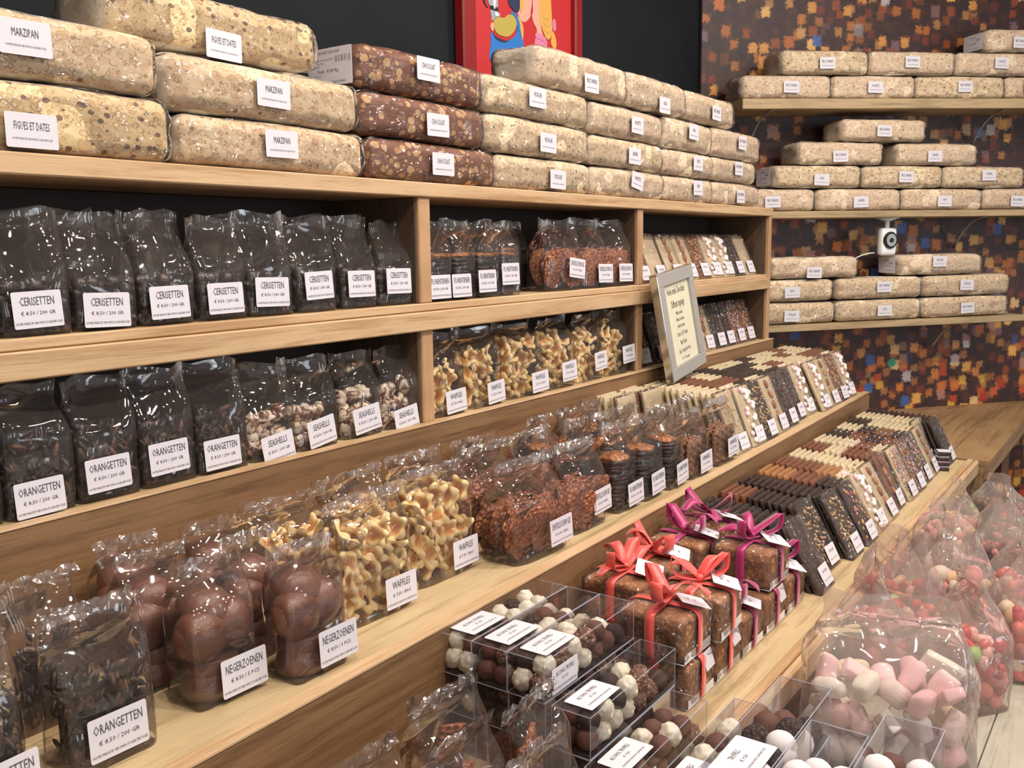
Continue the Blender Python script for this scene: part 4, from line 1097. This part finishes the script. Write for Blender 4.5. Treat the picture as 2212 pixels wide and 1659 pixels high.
def column(kinds, x, y0, y1, z, n, L, l0, l1, where, cname, group, zup=0.0, seed=0):
    """one file of bars leaning back; kinds[0] stands in front"""
    rnd = random.Random(seed)
    for i in range(n):
        f = i / max(1, n - 1)
        kd = kinds[min(len(kinds) - 1, int(f * len(kinds)))] if i else kinds[0]
        lean = l0 + (l1 - l0) * f + rnd.uniform(-.01, .01)
        nm = KINDS[kd][2]
        if i == 0: lab = '%s heading %s' % (nm, cname)
        else: lab = 'chocolate bar %s from the front in %s' % (ordinal(i), cname)
        bar(kd, x + rnd.uniform(-.004, .004), y0 + (y1 - y0) * f, z, L, lean, lab, group, i == 0, rnd.uniform(-.03, .03), show_top=(i < 3 or kd in ('sprinkle', 'darksprinkle', 'whitesprinkle')))

ZB = -0.9865
cols3 = [  # x, front y, kinds, column phrase
 (2.600, .735, ['dark'], 'the plain dark file beside the cakes', 13, .56),
 (2.790, .775, ['darkfruit', 'darkpiece', 'milk'], 'the second file after the cakes', 12, .50),
 (2.950, .742, ['darkfruit', 'darkpiece', 'darkfruit', 'dark'], 'the third file after the cakes', 13, .52),
 (3.118, .738, ['darksmart', 'milk', 'caramel'], 'the candy bean file', 13, .52),
 (3.275, .742, ['whitemal', 'caramel', 'milk', 'milk'], 'the marshmallow file beside the candy bean file', 13, .54),
 (3.430, .745, ['whitealm', 'white', 'whitemal', 'white'], 'the white almond file', 13, .54),
 (3.590, .755, ['milknut', 'milk', 'white', 'milk'], 'the whole nut milk file', 13, .48),
 (3.745, .745, ['whitesprinkle', 'sprinkle', 'whitesprinkle', 'white'], 'the pastel sprinkle file', 13, .48),
 (3.900, .745, ['sprinkle', 'darksprinkle', 'sprinkle', 'darksprinkle'], 'the coloured sprinkle file', 13, .48),
 (4.055, .750, ['darksprinkle', 'sprinkle', 'darksprinkle', 'white'], 'the dark sprinkle file', 13, .48),
 (4.205, .752, ['whitealm', 'white', 'white', 'darkpiece'], 'the white file two from the tray end', 13, .46),
 (4.350, .800, ['white', 'white'], 'the plain white file near the tray end', 12, .36),
 (4.480, .735, ['blocks'], 'the dark block file at the tray end', 13, .46)]
for i, (x, y0, kd, nm, n_, l0) in enumerate(cols3):
    column(kd, x, y0, 1.055, ZB, n_, 0.215, l0, 0.26, 'tray', nm, 'chocolate bars filed in the lower tray', 0, i + 1)
for i in range(4):
    t = thing('chocolate_bar', 'small dark bar lying flat by the tray end, %s from the bottom' % ordinal(i), 'chocolate bar', (4.31 + 0.006*i, .755, -0.9865 + i*0.021), (0, 0, 0.3 + 0.2*math.sin(i*3)), 'small bars lying by the tray end')
    link('chocolate_slab', rbox('chocolate_slab', 0.085, 0.055, 0.017, 0.004, 'choc_dark', (4, 3, 1), 0.001, 20, i), t, (0, -0.0275, 0))
    link('label', rbox('label', 0.055, 0.050, 0.0015, 0.0005, 'paper', (2, 2, 1)), t, (-0.01, -0.025, 0.0172))

cols2 = [
 (3.110, 1.190, ['whiteflake', 'white', 'white', 'whitealm'], 'the nut flake file beside the almond cookies', 11, .40),
 (3.265, 1.188, ['whitemal', 'milk', 'milk', 'milk'], 'the marshmallow file on the upper step', 12, .40),
 (3.405, 1.190, ['darkfruit', 'milk', 'whitemal', 'white'], 'the chopped nut dark file on the step', 12, .42),
 (3.545, 1.195, ['whitealm', 'darkpiece', 'dark', 'dark'], 'the white almond file on the upper step', 12, .42),
 (3.690, 1.205, ['darkpiece', 'dark', 'darkpiece', 'white'], 'the dark crumb file on the upper step', 12, .42),
 (3.835, 1.220, ['darkpiece', 'whitemal', 'dark', 'white'], 'the second dark file on the upper step', 12, .42),
 (3.985, 1.225, ['whitemal', 'milk', 'white', 'dark'], 'the file left of the large marshmallow bar', 12, .42),
 (4.120, 1.195, ['whitemal', 'whitealm', 'white'], 'the large marshmallow bar file', 12, .44),
 (4.262, 1.198, ['whitealm', 'white', 'milk', 'white'], 'the file third from the step end', 12, .44),
 (4.400, 1.200, ['milk', 'milk', 'white', 'milk'], 'the milk nut file second from the step end', 12, .42),
 (4.545, 1.205, ['whitemal', 'milk', 'white', 'white'], 'the file at the far step end', 12, .42)]
for i, (x, y0, kd, nm, n_, l0) in enumerate(cols2):
    column(kd, x, y0, 1.515, ZT, n_, 0.228, l0, 0.16, 'step', nm, 'chocolate bars filed on the upper step', 0, i + 31)
column(['white', 'milk', 'white', 'white'], 2.95, 1.435, 1.535, ZT, 5, 0.228, .2, .14, 'step', 'the short file behind the almond cookies', 'chocolate bars filed on the upper step', 0, 51)
column(['white', 'white'], 2.79, 1.445, 1.535, ZT, 4, 0.228, .2, .14, 'step', 'the short file behind the left almond cookies', 'chocolate bars filed on the upper step', 0, 52)

# upper and lower far compartments
up_ = [(3.205, 'sprinkle'), (3.345, 'white'), (3.50, 'whitealm'), (3.635, 'whitealm'), (3.77, 'milk'), (3.905, 'whitemal'), (4.04, 'whitemal'), (4.17, 'darkpiece'), (4.30, 'white')]
for i, (x, kd) in enumerate(up_):
    for j in range(2):
        bar(kd, x, 1.635 + j*0.04, -0.1475, 0.20, 0.42 - j*0.06, '%s, %s in the upper far compartment, %s from its divider' % (KINDS[kd][2], 'front row' if j == 0 else 'back row', ordinal(i)), 'chocolate bars in the upper far compartment', j == 0, 0.0)
lo_ = [(3.205, 'darksmart'), (3.36, 'dark'), (3.52, 'milk'), (3.70, 'milk'), (3.83, 'whitealm'), (3.96, 'dark'), (4.07, 'darkpiece'), (4.20, 'whitemal'), (4.32, 'milk')]
for i, (x, kd) in enumerate(lo_):
    if i == 7: kd = 'sprinkle'
    for j in range(2):
        bar(kd, x, 1.635 + j*0.04, -0.4665, 0.205, 0.34 - j*0.06, '%s, %s in the lower far compartment, %s from its divider' % (KINDS[kd][2], 'front row' if j == 0 else 'back row', ordinal(i)), 'chocolate bars in the lower far compartment', j == 0, 0.0)

# ------------------------------------------------------------------ the sign
sw, sh, st = 0.215, 0.400, 0.03
t = thing('framed_sign', 'grey framed price sign for home made chocolates leaning on the shelf', 'sign', (3.105, 1.470, -0.505), (-0.15, -0.085, 0.10))
def ring(name, w, h, b, y0, y1, mat):
    return boxes(name, [(0, w, y0, y1, 0, b), (0, w, y0, y1, h - b, h), (0, b, y0, y1, b, h - b), (w - b, w, y0, y1, b, h - b)], mat, 0.002)
SWX = 0.38
link('frame', ring('frame', SWX, sh, 0.048, -0.008, 0.022, 'grey_weave'), t)
link('frame_edge', ring('frame_edge', SWX + 0.006, sh + 0.006, 0.006, -0.006, 0.026, 'mirror_edge'), t, (-0.003, 0, -0.003))
link('sign_paper', boxes('sign_paper', [(0.045, SWX - 0.045, 0.004, 0.010, 0.045, sh - 0.045)], 'sign_paper', 0), t)
tx = text_mesh('sign', [('Home made Chocolates', 0.040, 0.122, 0.49), ('Diffrent toppings', 0.042, 0.072, 0.50), ('Milk chocolate', 0.021, 0.036, 0.6), ('White chocolate', 0.021, 0.011, 0.6), ('Dark chocolate', 0.021, -0.014, 0.6), ('1 bar is 3,50 euro', 0.028, -0.044, 0.6), ('Buy 4 bars', 0.027, -0.077, 0.6), ('Get 1 extra for free', 0.027, -0.108, 0.6), ('5 = 14 euro', 0.022, -0.138, 0.8)], 'sign_ink')
link('lettering', tx, t, (SWX/2, 0.0035, sh/2))

# ------------------------------------------------------------------ poster with two cartoon children
t = thing('framed_poster', 'red framed painted poster of two cartoon children on the dark back wall', 'poster', (3.045, 2.103, 0.38), (0, 0, 0))
PW, PH = 0.80, 1.15
link('frame', boxes('frame', [(-PW/2 - 0.0, -PW/2 + 0.075, -0.045, 0, 0, PH), (PW/2 - 0.055, PW/2, -0.045, 0, 0, PH), (-PW/2, PW/2, -0.045, 0, 0, 0.06), (-PW/2, PW/2, -0.045, 0, PH - 0.06, PH)], 'poster_frame', 0.006), t)
link('panel', boxes('panel', [(-PW/2 + 0.07, PW/2 - 0.05, -0.022, 0, 0.05, PH - 0.05)], 'poster_red', 0), t)
def patch(name, pts, mat, lay):
    """painted shape; pts are in poster coordinates (x right, z up)"""
    n_ = len(pts); y = -0.0225 - 0.0006 * lay
    out = []
    for i in range(n_):   # rounded outline
        a, b, c, d = [Vector((*pts[(i + q) % n_], 0)) for q in (-1, 0, 1, 2)]
        for u in (0.0, 0.25, 0.5, 0.75):
            out.append(0.5 * ((2*b) + (c - a)*u + (2*a - 5*b + 4*c - d)*u*u + (3*b - a - 3*c + d)*u*u*u))
    bm = bmesh.new()
    vs = [bm.verts.new((p.x, y, p.y)) for p in out]
    f = bm.faces.new(vs)
    r = bmesh.ops.extrude_face_region(bm, geom=[f])
    for e in r['geom']:
        if isinstance(e, bmesh.types.BMVert): e.co.y += 0.0005 * lay + 0.0004
    bmesh.ops.triangulate(bm, faces=bm.faces[:])
    bmesh.ops.recalc_face_normals(bm, faces=bm.faces[:])
    return link(name, bm_mesh(name, bm, 'paint_' + mat, False), t)
# painted figures in drawing units: u runs right, v runs down the poster
FIGS = [
    ('overalls', 'blue', 1, [(525,700),(540,560),(700,650),(900,520),(940,380),(1000,400),(1040,560),(1040,760),(1040,1000),(540,1000)]),
    ('overalls_shade', 'navy', 2, [(545,530),(600,600),(760,620),(830,570),(740,655),(600,640)]),
    ('shirt', 'blond', 2, [(950,210),(1010,260),(1045,370),(1030,540),(1000,420),(970,330)]),
    ('strap', 'blue', 4, [(830,210),(870,175),(930,190),(985,330),(980,420),(945,400),(920,260),(880,215)]),
    ('sleeve', 'yellow', 3, [(565,420),(590,350),(660,310),(730,300),(790,240),(860,215),(915,260),(930,350),(880,460),(800,545),(700,570),(600,540)]),
    ('hand', 'skin', 3, [(525,440),(560,420),(570,500),(545,545),(520,500)]),
    ('child_face', 'skin', 2, [(900,-500),(1020,-620),(1140,-500),(1190,-120),(1170,60),(1160,150),(1110,225),(1040,270),(960,190),(940,60)]),
    ('cap', 'navy', 4, [(780,-400),(900,-640),(980,-300),(980,80),(930,160),(860,130),(800,30)]),
    ('fringe_hair', 'blond', 5, [(990,-200),(1060,-20),(1030,90),(1000,140),(985,60)]),
    ('moka_pot', 'pot', 2, [(460,-250),(670,-250),(640,60),(630,180),(510,185),(480,40)]),
    ('moka_pot', 'dark', 2, [(525,190),(635,190),(630,240),(530,240)]),
    ('moka_pot', 'pot', 2, [(525,250),(650,250),(665,300),(600,330),(545,400),(535,330)]),
    ('moka_highlight', 'pot_light', 3, [(555,-240),(610,-240),(600,170),(565,170)]),
    ('moka_highlight', 'pot_light', 3, [(590,255),(640,255),(640,300),(600,310)]),
    ('moka_handle', 'dark', 3, [(400,80),(440,20),(475,30),(430,90),(450,180),(485,225),(470,232),(425,180)]),
    ('girl_face', 'skin', 2, [(1200,-400),(1300,-560),(1350,-200),(1350,250),(1380,380),(1280,370),(1270,300),(1215,220),(1190,110),(1210,60)]),
    ('braid', 'blond', 3, [(1320,-500),(1480,-560),(1545,150),(1540,300),(1500,390),(1450,410),(1390,330),(1350,220),(1320,100)]),
    ('braid_line', 'yellow', 4, [(1360,60),(1440,110),(1530,60),(1440,130)]),
    ('braid_line', 'yellow', 4, [(1370,160),(1450,210),(1535,150),(1450,230)]),
    ('braid_line', 'yellow', 4, [(1390,260),(1450,310),(1530,250),(1450,330)]),
    ('pigtail', 'blond', 3, [(1560,260),(1620,400),(1600,540),(1530,480),(1525,400)]),
    ('hair_bow', 'pink', 4, [(1555,90),(1600,75),(1615,200),(1590,250),(1560,230)]),
    ('jumper', 'pink', 2, [(1245,450),(1350,455),(1450,500),(1450,620),(1450,900),(1240,900)]),
    ('collar', 'pink', 4, [(1255,370),(1330,365),(1420,400),(1455,490),(1350,450),(1250,440)]),
]
for nm, mt, ly, pp in FIGS:
    patch(nm, [(-0.4243 + u * 0.0004024, 0.5295 - v_ * 0.0002466) for u, v_ in pp], mt, ly)

# ------------------------------------------------------------------ small security camera under the middle wall shelf
pc = wl(1.045, 0.20, shz('mid', 1.045) - 0.036)
t = thing('security_camera', 'small white security camera hanging under the middle wall shelf', 'camera', pc, (0, 0, WROT + 0.12))
bm = bmesh.new(); cyl(bm, (0, 0, -0.003), 0.062, 0.062, 0.006, 28); cyl(bm, (0, 0, -0.012), 0.02, 0.05, 0.012, 28); cyl(bm, (0, 0, -0.035), 0.012, 0.013, 0.05, 16)
link('mount', bm_mesh('mount', bm, 'white_plastic', True), t)
link('body', rbox('body', 0.108, 0.045, 0.150, 0.018, 'white_plastic', (6, 3, 6)), t, (0, -0.026, -0.205))
bm = bmesh.new(); cyl(bm, (0, 0, 0), 0.046, 0.046, 0.008, 32, (PI/2, 0, 0)); link('lens_ring', bm_mesh('lens_ring', bm, 'black_plastic', False), t, (0, -0.029, -0.122))
bm = bmesh.new(); cyl(bm, (0, 0, 0), 0.032, 0.034, 0.006, 32, (PI/2, 0, 0)); link('lens_plate', bm_mesh('lens_plate', bm, 'steel', False), t, (0, -0.035, -0.122))
bm = bmesh.new(); cyl(bm, (0, 0, 0), 0.012, 0.012, 0.006, 20, (PI/2, 0, 0)); link('lens', bm_mesh('lens', bm, 'black_plastic', False), t, (0, -0.040, -0.122))
pts = [(-0.05 - 0.16*u, 0.03 + 0.10*u, -0.19 - 0.10*u*u) for u in [k/8 for k in range(9)]]
link('cable', strip('cable', pts, 0.006, 'white_plastic', (0, 0, 1), 0.005), t)

# ------------------------------------------------------------------ clear boxes of truffles
BX, BY, BH = 0.345, 0.081, 0.0815
def acrylic_box():
    bm = bmesh.new(); box_bm(bm, 0, BX, 0, BY, 0.0015, BH - 0.0005, 0.0015)
    me = bm_mesh('clear_box', bm, 'acrylic', False)
    e = 0.0010  # pale bluish rods paint the highlights along the box edges
    lst = []
    for y in (0, BY):
        for z in (0.001, BH - 0.001): lst.append((0, BX, y - e*.5, y + e*.5, z - e*.6, z + e*.6))
    for x in (0, BX):
        for z in (0.001, BH - 0.001): lst.append((x - e*.5, x + e*.5, 0, BY, z - e*.6, z + e*.6))
        for y in (0, BY): lst.append((x - e*.5, x + e*.5, y - e*.5, y + e*.5, 0, BH))
    return me, boxes('box_edges', lst, 'acrylic_edge', 0)
BOXM, EDGEM = acrylic_box()
FILLM = {}
def truffle_box(x, y, z, label, mix, seed, full=True, lab='truffels', rz=0.0):
    t = thing('truffle_box', label, 'truffle box', (x, y, z), (0, 0, rz), 'clear boxes of truffles')
    link('clear_box', BOXM, t); link('box_edges', EDGEM, t)
    link('base_card', boxes('base_card', [(0.003, BX - 0.003, 0.003, BY - 0.003, 0.002, 0.0035)], 'kiss_base', 0) if 'bc' not in FILLM else FILLM['bc'], t)
    rnd = random.Random(seed)
    if full:
        for c in range(2):
            n_ = 7 if c == 0 else (6 if rnd.random() < .6 else 5)
            for b in range(2):
                for a in range(n_):
                    if c == 1 and rnd.random() < 0.12: continue
                    kx = 0.023 + a * (BX - 0.046) / 6.4 + (0.012 if c else 0) + rnd.uniform(-.002, .002)
                    ms = TRU[mix[rnd.randrange(len(mix))]]
                    link('truffle', ms[rnd.randrange(len(ms))], t, (min(kx, BX - 0.022), 0.0215 + b*0.038 + rnd.uniform(-.001, .001), 0.0225 + c*0.034 + rnd.uniform(-.001, .0015)), (rnd.uniform(-.5, .5), rnd.uniform(-.5, .5), rnd.uniform(0, 6)), 1.07)
    else:
        if 'fill' not in FILLM:
            bm = bmesh.new()
            for c in range(2):
                for b in range(2):
                    for a in range(8): ico(bm, (0.022 + a*(BX - 0.044)/7, 0.0215 + b*0.038, 0.0225 + c*0.034), (0.019,)*3, 2)
            FILLM['fill'] = bm_mesh('truffle_filling', bm, 'truffle_dark', True)
        o = link('truffle_filling', FILLM['fill'], t); o['kind'] = 'stuff'
    if lab:
        add_label(t, lab, (0.075, BY/2 - 0.001, BH + 0.0014), (-PI/2, 0, 0), 0.105, 0.060)
        if full and seed % 2: add_label(t, lab, (0.070, -0.0016, 0.030), (0, 0.0, 0), 0.09, 0.05)
    return t
ZB2 = -0.9865
w3 = ['nearest the step riser', 'in the middle', 'at the front edge']
lay = ['bottom', 'middle', 'top']
for r, y in enumerate((1.036, 0.953, 0.870)):
    for c in range(3):
        truffle_box(1.325 - 0.004*c, y, ZB2 + c*BH, '%s box of the tall truffle stack, row %s' % (lay[c], w3[r]) if c < 2 else 'topmost clear truffle box of the tall stack, row %s' % w3[r], ['wwmk', 'mfkw', 'wwfmd'][r], 3*r + c + 1, c > 0, 'truffels' if c == 2 else None)
for c in range(2):
    truffle_box(1.322, 0.776, ZB2 + c*BH, ['lower', 'upper'][c] + ' truffle box of the pair stacked in front of the tall stack', 'wmfwd', 21 + c, c > 0, 'truffels' if c else None)
truffle_box(1.300, 0.694, ZB2, 'single truffle box lying right behind the tray rail', 'mmfwd', 25)
ZL = -1.0995
g4 = [(1.095, 0.478, 4, 'fwwm', 'truffle box stack on the low table closest to the tray rail'), (1.058, 0.385, 5, 'mkkms', 'tall truffle box stack with the square label on the low table'),
      (0.945, 0.300, 5, 'smmds', 'truffle box stack set back towards the camera on the low table'), (1.022, 0.214, 5, 'skmss', 'truffle box stack with snow white truffles nearest the aisle')]
for i, (x, y, n_, mx, nm) in enumerate(g4):
    for c in range(n_):
        truffle_box(x + 0.003*math.sin(c*3), y, ZL + c*BH, '%s, %s' % (nm, 'topmost box' if c == n_-1 else ordinal(c) + ' box up'), mx, 31 + i*7 + c, c >= n_ - 2, ('truffels2' if i % 2 else 'truffels') if c == n_-1 else None)

# ------------------------------------------------------------------ wrapped cakes with ribbons
CW, CD, CH = 0.142, 0.155, 0.102
CAKEM = [rbox('cake_block', CW, CD, CH - 0.004, 0.014, 'crumb', (6, 6, 5), 0.004, 18, s) for s in range(3)]
CWRAP = [rbox('film_wrap', CW + 0.006, CD + 0.006, CH, 0.012, 'wrap', (10, 10, 8), 0.007, 26, s + 9) for s in range(3)]
def bow_mesh(mat, seed):
    rnd = random.Random(seed); vs = []; fs = []
    def add(me):
        b = len(vs); vs.extend([tuple(v.co) for v in me.vertices]); fs.extend([tuple(b + i for i in p.vertices) for p in me.polygons]); bpy.data.meshes.remove(me)
    for s in (-1, 1):   # two loops
        L = 0.062 + rnd.uniform(-.006, .008); el = 0.030 + rnd.uniform(0, .012); az = rnd.uniform(-.5, .5)
        pts = []; ac = []
        for k in range(15):
            a = 2 * PI * k / 14 - PI/2
            u = (1 - math.cos((a + PI/2))) / 2
            px = s * L * math.sin(u * PI / 2) ; pz = 0.010 + el * u + 0.017 * math.sin((a + PI/2)) * (0.4 + u)
            pts.append(Vector((px * math.cos(az), px * math.sin(az) + 0.004*math.sin(a), pz)))
            ac.append(Vector((-math.sin(az) + 0.15*s, math.cos(az), 0.25 * math.sin(a))))
        add(strip('x', pts, 0.024, mat, ac))
    for s in (-1, 1):   # tails
        az = rnd.uniform(.5, 1.3) * s + (PI if s > 0 else 0); L = rnd.uniform(.07, .10)
        pts = [Vector((math.cos(az)*L*k/9, math.sin(az)*L*k/9, 0.012 + 0.028*math.sin(k/9*PI) * (1 if s > 0 else .5) + 0.016*(k/9)*(s > 0))) for k in range(10)]
        ac = [Vector((-math.sin(az), math.cos(az), 0.5*math.sin(k*0.5 + seed))) for k in range(10)]
        add(strip('x', pts, 0.022, mat, ac))
    bm = bmesh.new(); ico(bm, (0, 0, 0.009), (0.010, 0.009, 0.008), 2); add(bm_mesh('x', bm, mat, True))
    return mesh_of('bow', vs, fs, mat, True)
def band(mat):
    e = 0.0035
    def loop(hw, hh, horizontal):
        pts = []
        for k in range(33):
            a = 2*PI*k/32
            cx_, cz_ = math.cos(a), math.sin(a)
            pw = 0.30
            px = (hw + e) * math.copysign(abs(cx_)**pw, cx_); pz = CH/2 + (hh + e) * math.copysign(abs(cz_)**pw, cz_)
            pz = max(0.0015, pz)
            pts.append((px, CD/2, pz) if horizontal else (0, CD/2 + px, pz))
        return pts
    a = strip('a', loop(CW/2 + 0.003, CH/2, True), 0.023, mat, (0, 1, 0)); b = strip('b', loop(CD/2 + 0.003, CH/2, False), 0.023, mat, (1, 0, 0))
    vs = [tuple(v.co) for v in a.vertices]; fs = [tuple(p.vertices) for p in a.polygons]; n0 = len(vs)
    vs += [tuple(v.co) for v in b.vertices]; fs += [tuple(n0 + i for i in p.vertices) for p in b.polygons]
    return mesh_of('ribbon_band', vs, fs, mat, True)
BAND = {m_: band(m_) for m_ in ('ribbon_magenta', 'ribbon_coral')}
BOW = {m_: [bow_mesh(m_, s) for s in (1, 2, 3)] for m_ in ('ribbon_magenta', 'ribbon_coral')}
CARD = label_mesh(0.082, 0.066, 0.004)
def cake(x, y, z, mat, label, seed, top=True, rz=0.0):
    t = thing('wrapped_cake', label, 'cake', (x, y - CD/2, z), (0, 0, rz), 'gingerbread cakes tied with ribbon')
    link('cake_block', CAKEM[seed % 3], t, (0, 0.001, 0.001))
    link('film_wrap', CWRAP[seed % 3], t, (0, -0.002, 0))
    link('tray_liner', boxes('tray_liner', [(-CW/2 + 0.004, CW/2 - 0.004, -0.001, 0.0, 0.002, 0.022), (-CW/2 + 0.002, CW/2 - 0.002, 0, CD, 0.0005, 0.0015)], 'card', 0), t)
    link('ribbon_band', BAND[mat], t)
    if top:
        link('bow', BOW[mat][seed % 3], t, (0, CD/2, CH + 0.004), (0, 0, seed * 0.7), 1.12)
        c = link('price_card', CARD, t, (0.018, 0.022, CH + 0.012), (-1.28, 0.1*math.sin(seed), 0.5 + 0.2*math.sin(seed*2)))
        link('lettering', text_mesh('cake', LABELS['cake']), c, (0, -0.0006, 0))
    else:
        c = link('price_card', CARD, t, (0.03, -0.004, CH - 0.02), (-0.3, 0, 0.05), 0.6)
MG, CO = 'ribbon_magenta', 'ribbon_coral'
ZC = -0.9860
bx = [1.790, 1.945, 2.100, 2.262, 2.418]
for i, x in enumerate(bx):
    cake(x, .848, ZC, CO if i < 2 else MG, 'gingerbread cake in the lower layer of the front row, %s from the truffle boxes' % ordinal(i), i, i in (2, 4))
    cake(x + 0.02, 1.020, ZC, CO if i < 3 else MG, 'gingerbread cake in the lower layer of the rear row, %s from the truffle boxes' % ordinal(i), i + 5, False)
CT = ZC + CH + 0.006
cake(1.772, .850, CT, CO, 'front upper cake with coral bow, directly beside the truffle boxes', 1)
cake(1.925, .835, CT, CO, 'front upper cake with a large coral bow, second from the truffle boxes', 3, rz=0.05)
cake(1.895, 1.015, CT, CO, 'rear upper cake with coral bow, nearest the truffle boxes', 5)
cake(2.052, 1.018, CT, CO, 'rear upper cake with coral bow, between a coral and a magenta one', 6)
cake(2.245, 1.022, CT, MG, 'rear upper cake with magenta bow, left of the rearmost one', 2)
cake(2.284, .850, CT, MG, 'front upper cake with a tall magenta bow, closest to the dark bars', 4)
cake(2.420, 1.030, CT, MG, 'rearmost upper cake with magenta bow, touching the step riser side', 7)

# ------------------------------------------------------------------ clear bags at the near end of the tray
g = 'clear bags in the near end of the tray'
for i, (x, y, w, h, rz, kd) in enumerate([(0.925, .955, .175, .225, .0, 'slab'), (1.150, .965, .165, .240, .02, 'slab'), (1.060, .860, .17, .235, .05, 'slab'), (1.235, .845, .15, .225, -.03, 'slab'),
                                           (1.105, .750, .17, .225, .06, 'slab'), (0.900, .850, .17, .225, -.04, 'slab'), (0.930, .745, .17, .22, .0, 'slab'), (0.740, .930, .16, .22, .0, 'slab')]):
    bag(kd, x, y, ZB2, w, .085, h, .15, 'clear bag of florentine slabs in the near tray end, %s' % ['against the riser, left', 'at the riser by the truffles', 'second row centre', 'touching the truffle boxes', 'front row beside the truffle boxes', 'second row left', 'front row left', 'at the riser, farthest left'][i], g, 131 + i, None, rz=rz, mat='cellophane', crumple=.007, seal=True)

# ------------------------------------------------------------------ sweets on the low table
g = 'sweets bags on the low table'
bag('mallow', 2.00, .435, ZL, .345, .21, .36, .185, 'large clear bag of pink and white marshmallows at the front of the low table', g, 140, None, rz=-1.2, mat='cellophane_soft', crumple=.016, flare=.78)
sw_ = [(2.36, .33, 'gummy', 'red gummy sweets bag by the bare planks, with a white and peach sweet'), (2.52, .50, 'gummy', 'gummy sweets bag directly behind the marshmallows'), (2.36, .55, 'gummy', 'gummy sweets bag between marshmallows and tray rail'),
       (2.60, .24, 'gummy', 'gummy sweets bag in the second row by the aisle'), (2.72, .42, 'sugar', 'sugared sweets bag in the middle of the low table'), (2.66, .58, 'gummy', 'gummy sweets bag leaning by the tray rail, second row'),
       (2.92, .30, 'gummy', 'gummy sweets bag in the third row by the aisle'), (2.95, .50, 'cola', 'dark cola sweets bag in the third row'), (3.17, .36, 'cola', 'dark cola sweets bag in the fourth row'),
       (3.22, .54, 'sugar', 'sugared sweets bag at the rail, fourth row'), (3.45, .40, 'cola', 'dark cola sweets bag in the fifth row'), (3.52, .56, 'sugar', 'sugared sweets bag at the rail, rearmost row'),
       (3.14, .17, 'gummy', 'gummy sweets bag in the fourth row by the aisle'), (3.48, .22, 'cola', 'rearmost dark sweets bag by the aisle'), (2.86, .12, 'gummy', 'gummy sweets bag at the outermost place by the aisle'), (3.78, .46, 'cola', 'last sweets bag at the far end of the low table')]
for i, (x, y, kd, nm) in enumerate(sw_):
    bag(kd, x, y, ZL, .175, .13, .33 - .045*(x > 2.8) - .02*(x > 3.3) + .02*math.sin(i*2), .155 - .02*(x > 2.8) + .015*math.sin(i*5), nm, g, 150 + i, None, rz=.9 + .4*math.sin(i*1.7), mat='cellophane_soft', crumple=.014, flare=.5)

# flat bag of biscuits on the corner table
pb = wl(0.60, 0.50, -0.985)
t = thing('biscuit_bag', 'small clear bag of pale biscuits lying on the corner table', 'bag', (5.00, 1.46, -0.984), (0, 0, 0.2), None)
fm = rbox('cellophane', 0.20, 0.16, 0.085, 0.03, 'cellophane_soft', (8, 6, 4), 0.02, 18, 4)
link('cellophane', fm, t)
for i in range(9):
    link('biscuit', rbox('biscuit', 0.075, 0.05, 0.012, 0.005, 'choc_white', (3, 2, 1), 0.001, 20, i) if i == 0 else bpy.data.meshes['biscuit'], t, (-.05 + .05*(i % 3), 0.02 + .02*(i // 3), 0.004 + .018*(i // 3) + .006*(i % 3)), (.2*math.sin(i), .25*math.cos(i*2), i))

# ------------------------------------------------------------------ from layout units to metres
for o in list(SC.objects):
    if o.parent is None and o.name != 'camera':
        o.location = Vector(o.location) * K + Vector((0, 0, EYE))
        o.scale = Vector(o.scale) * K
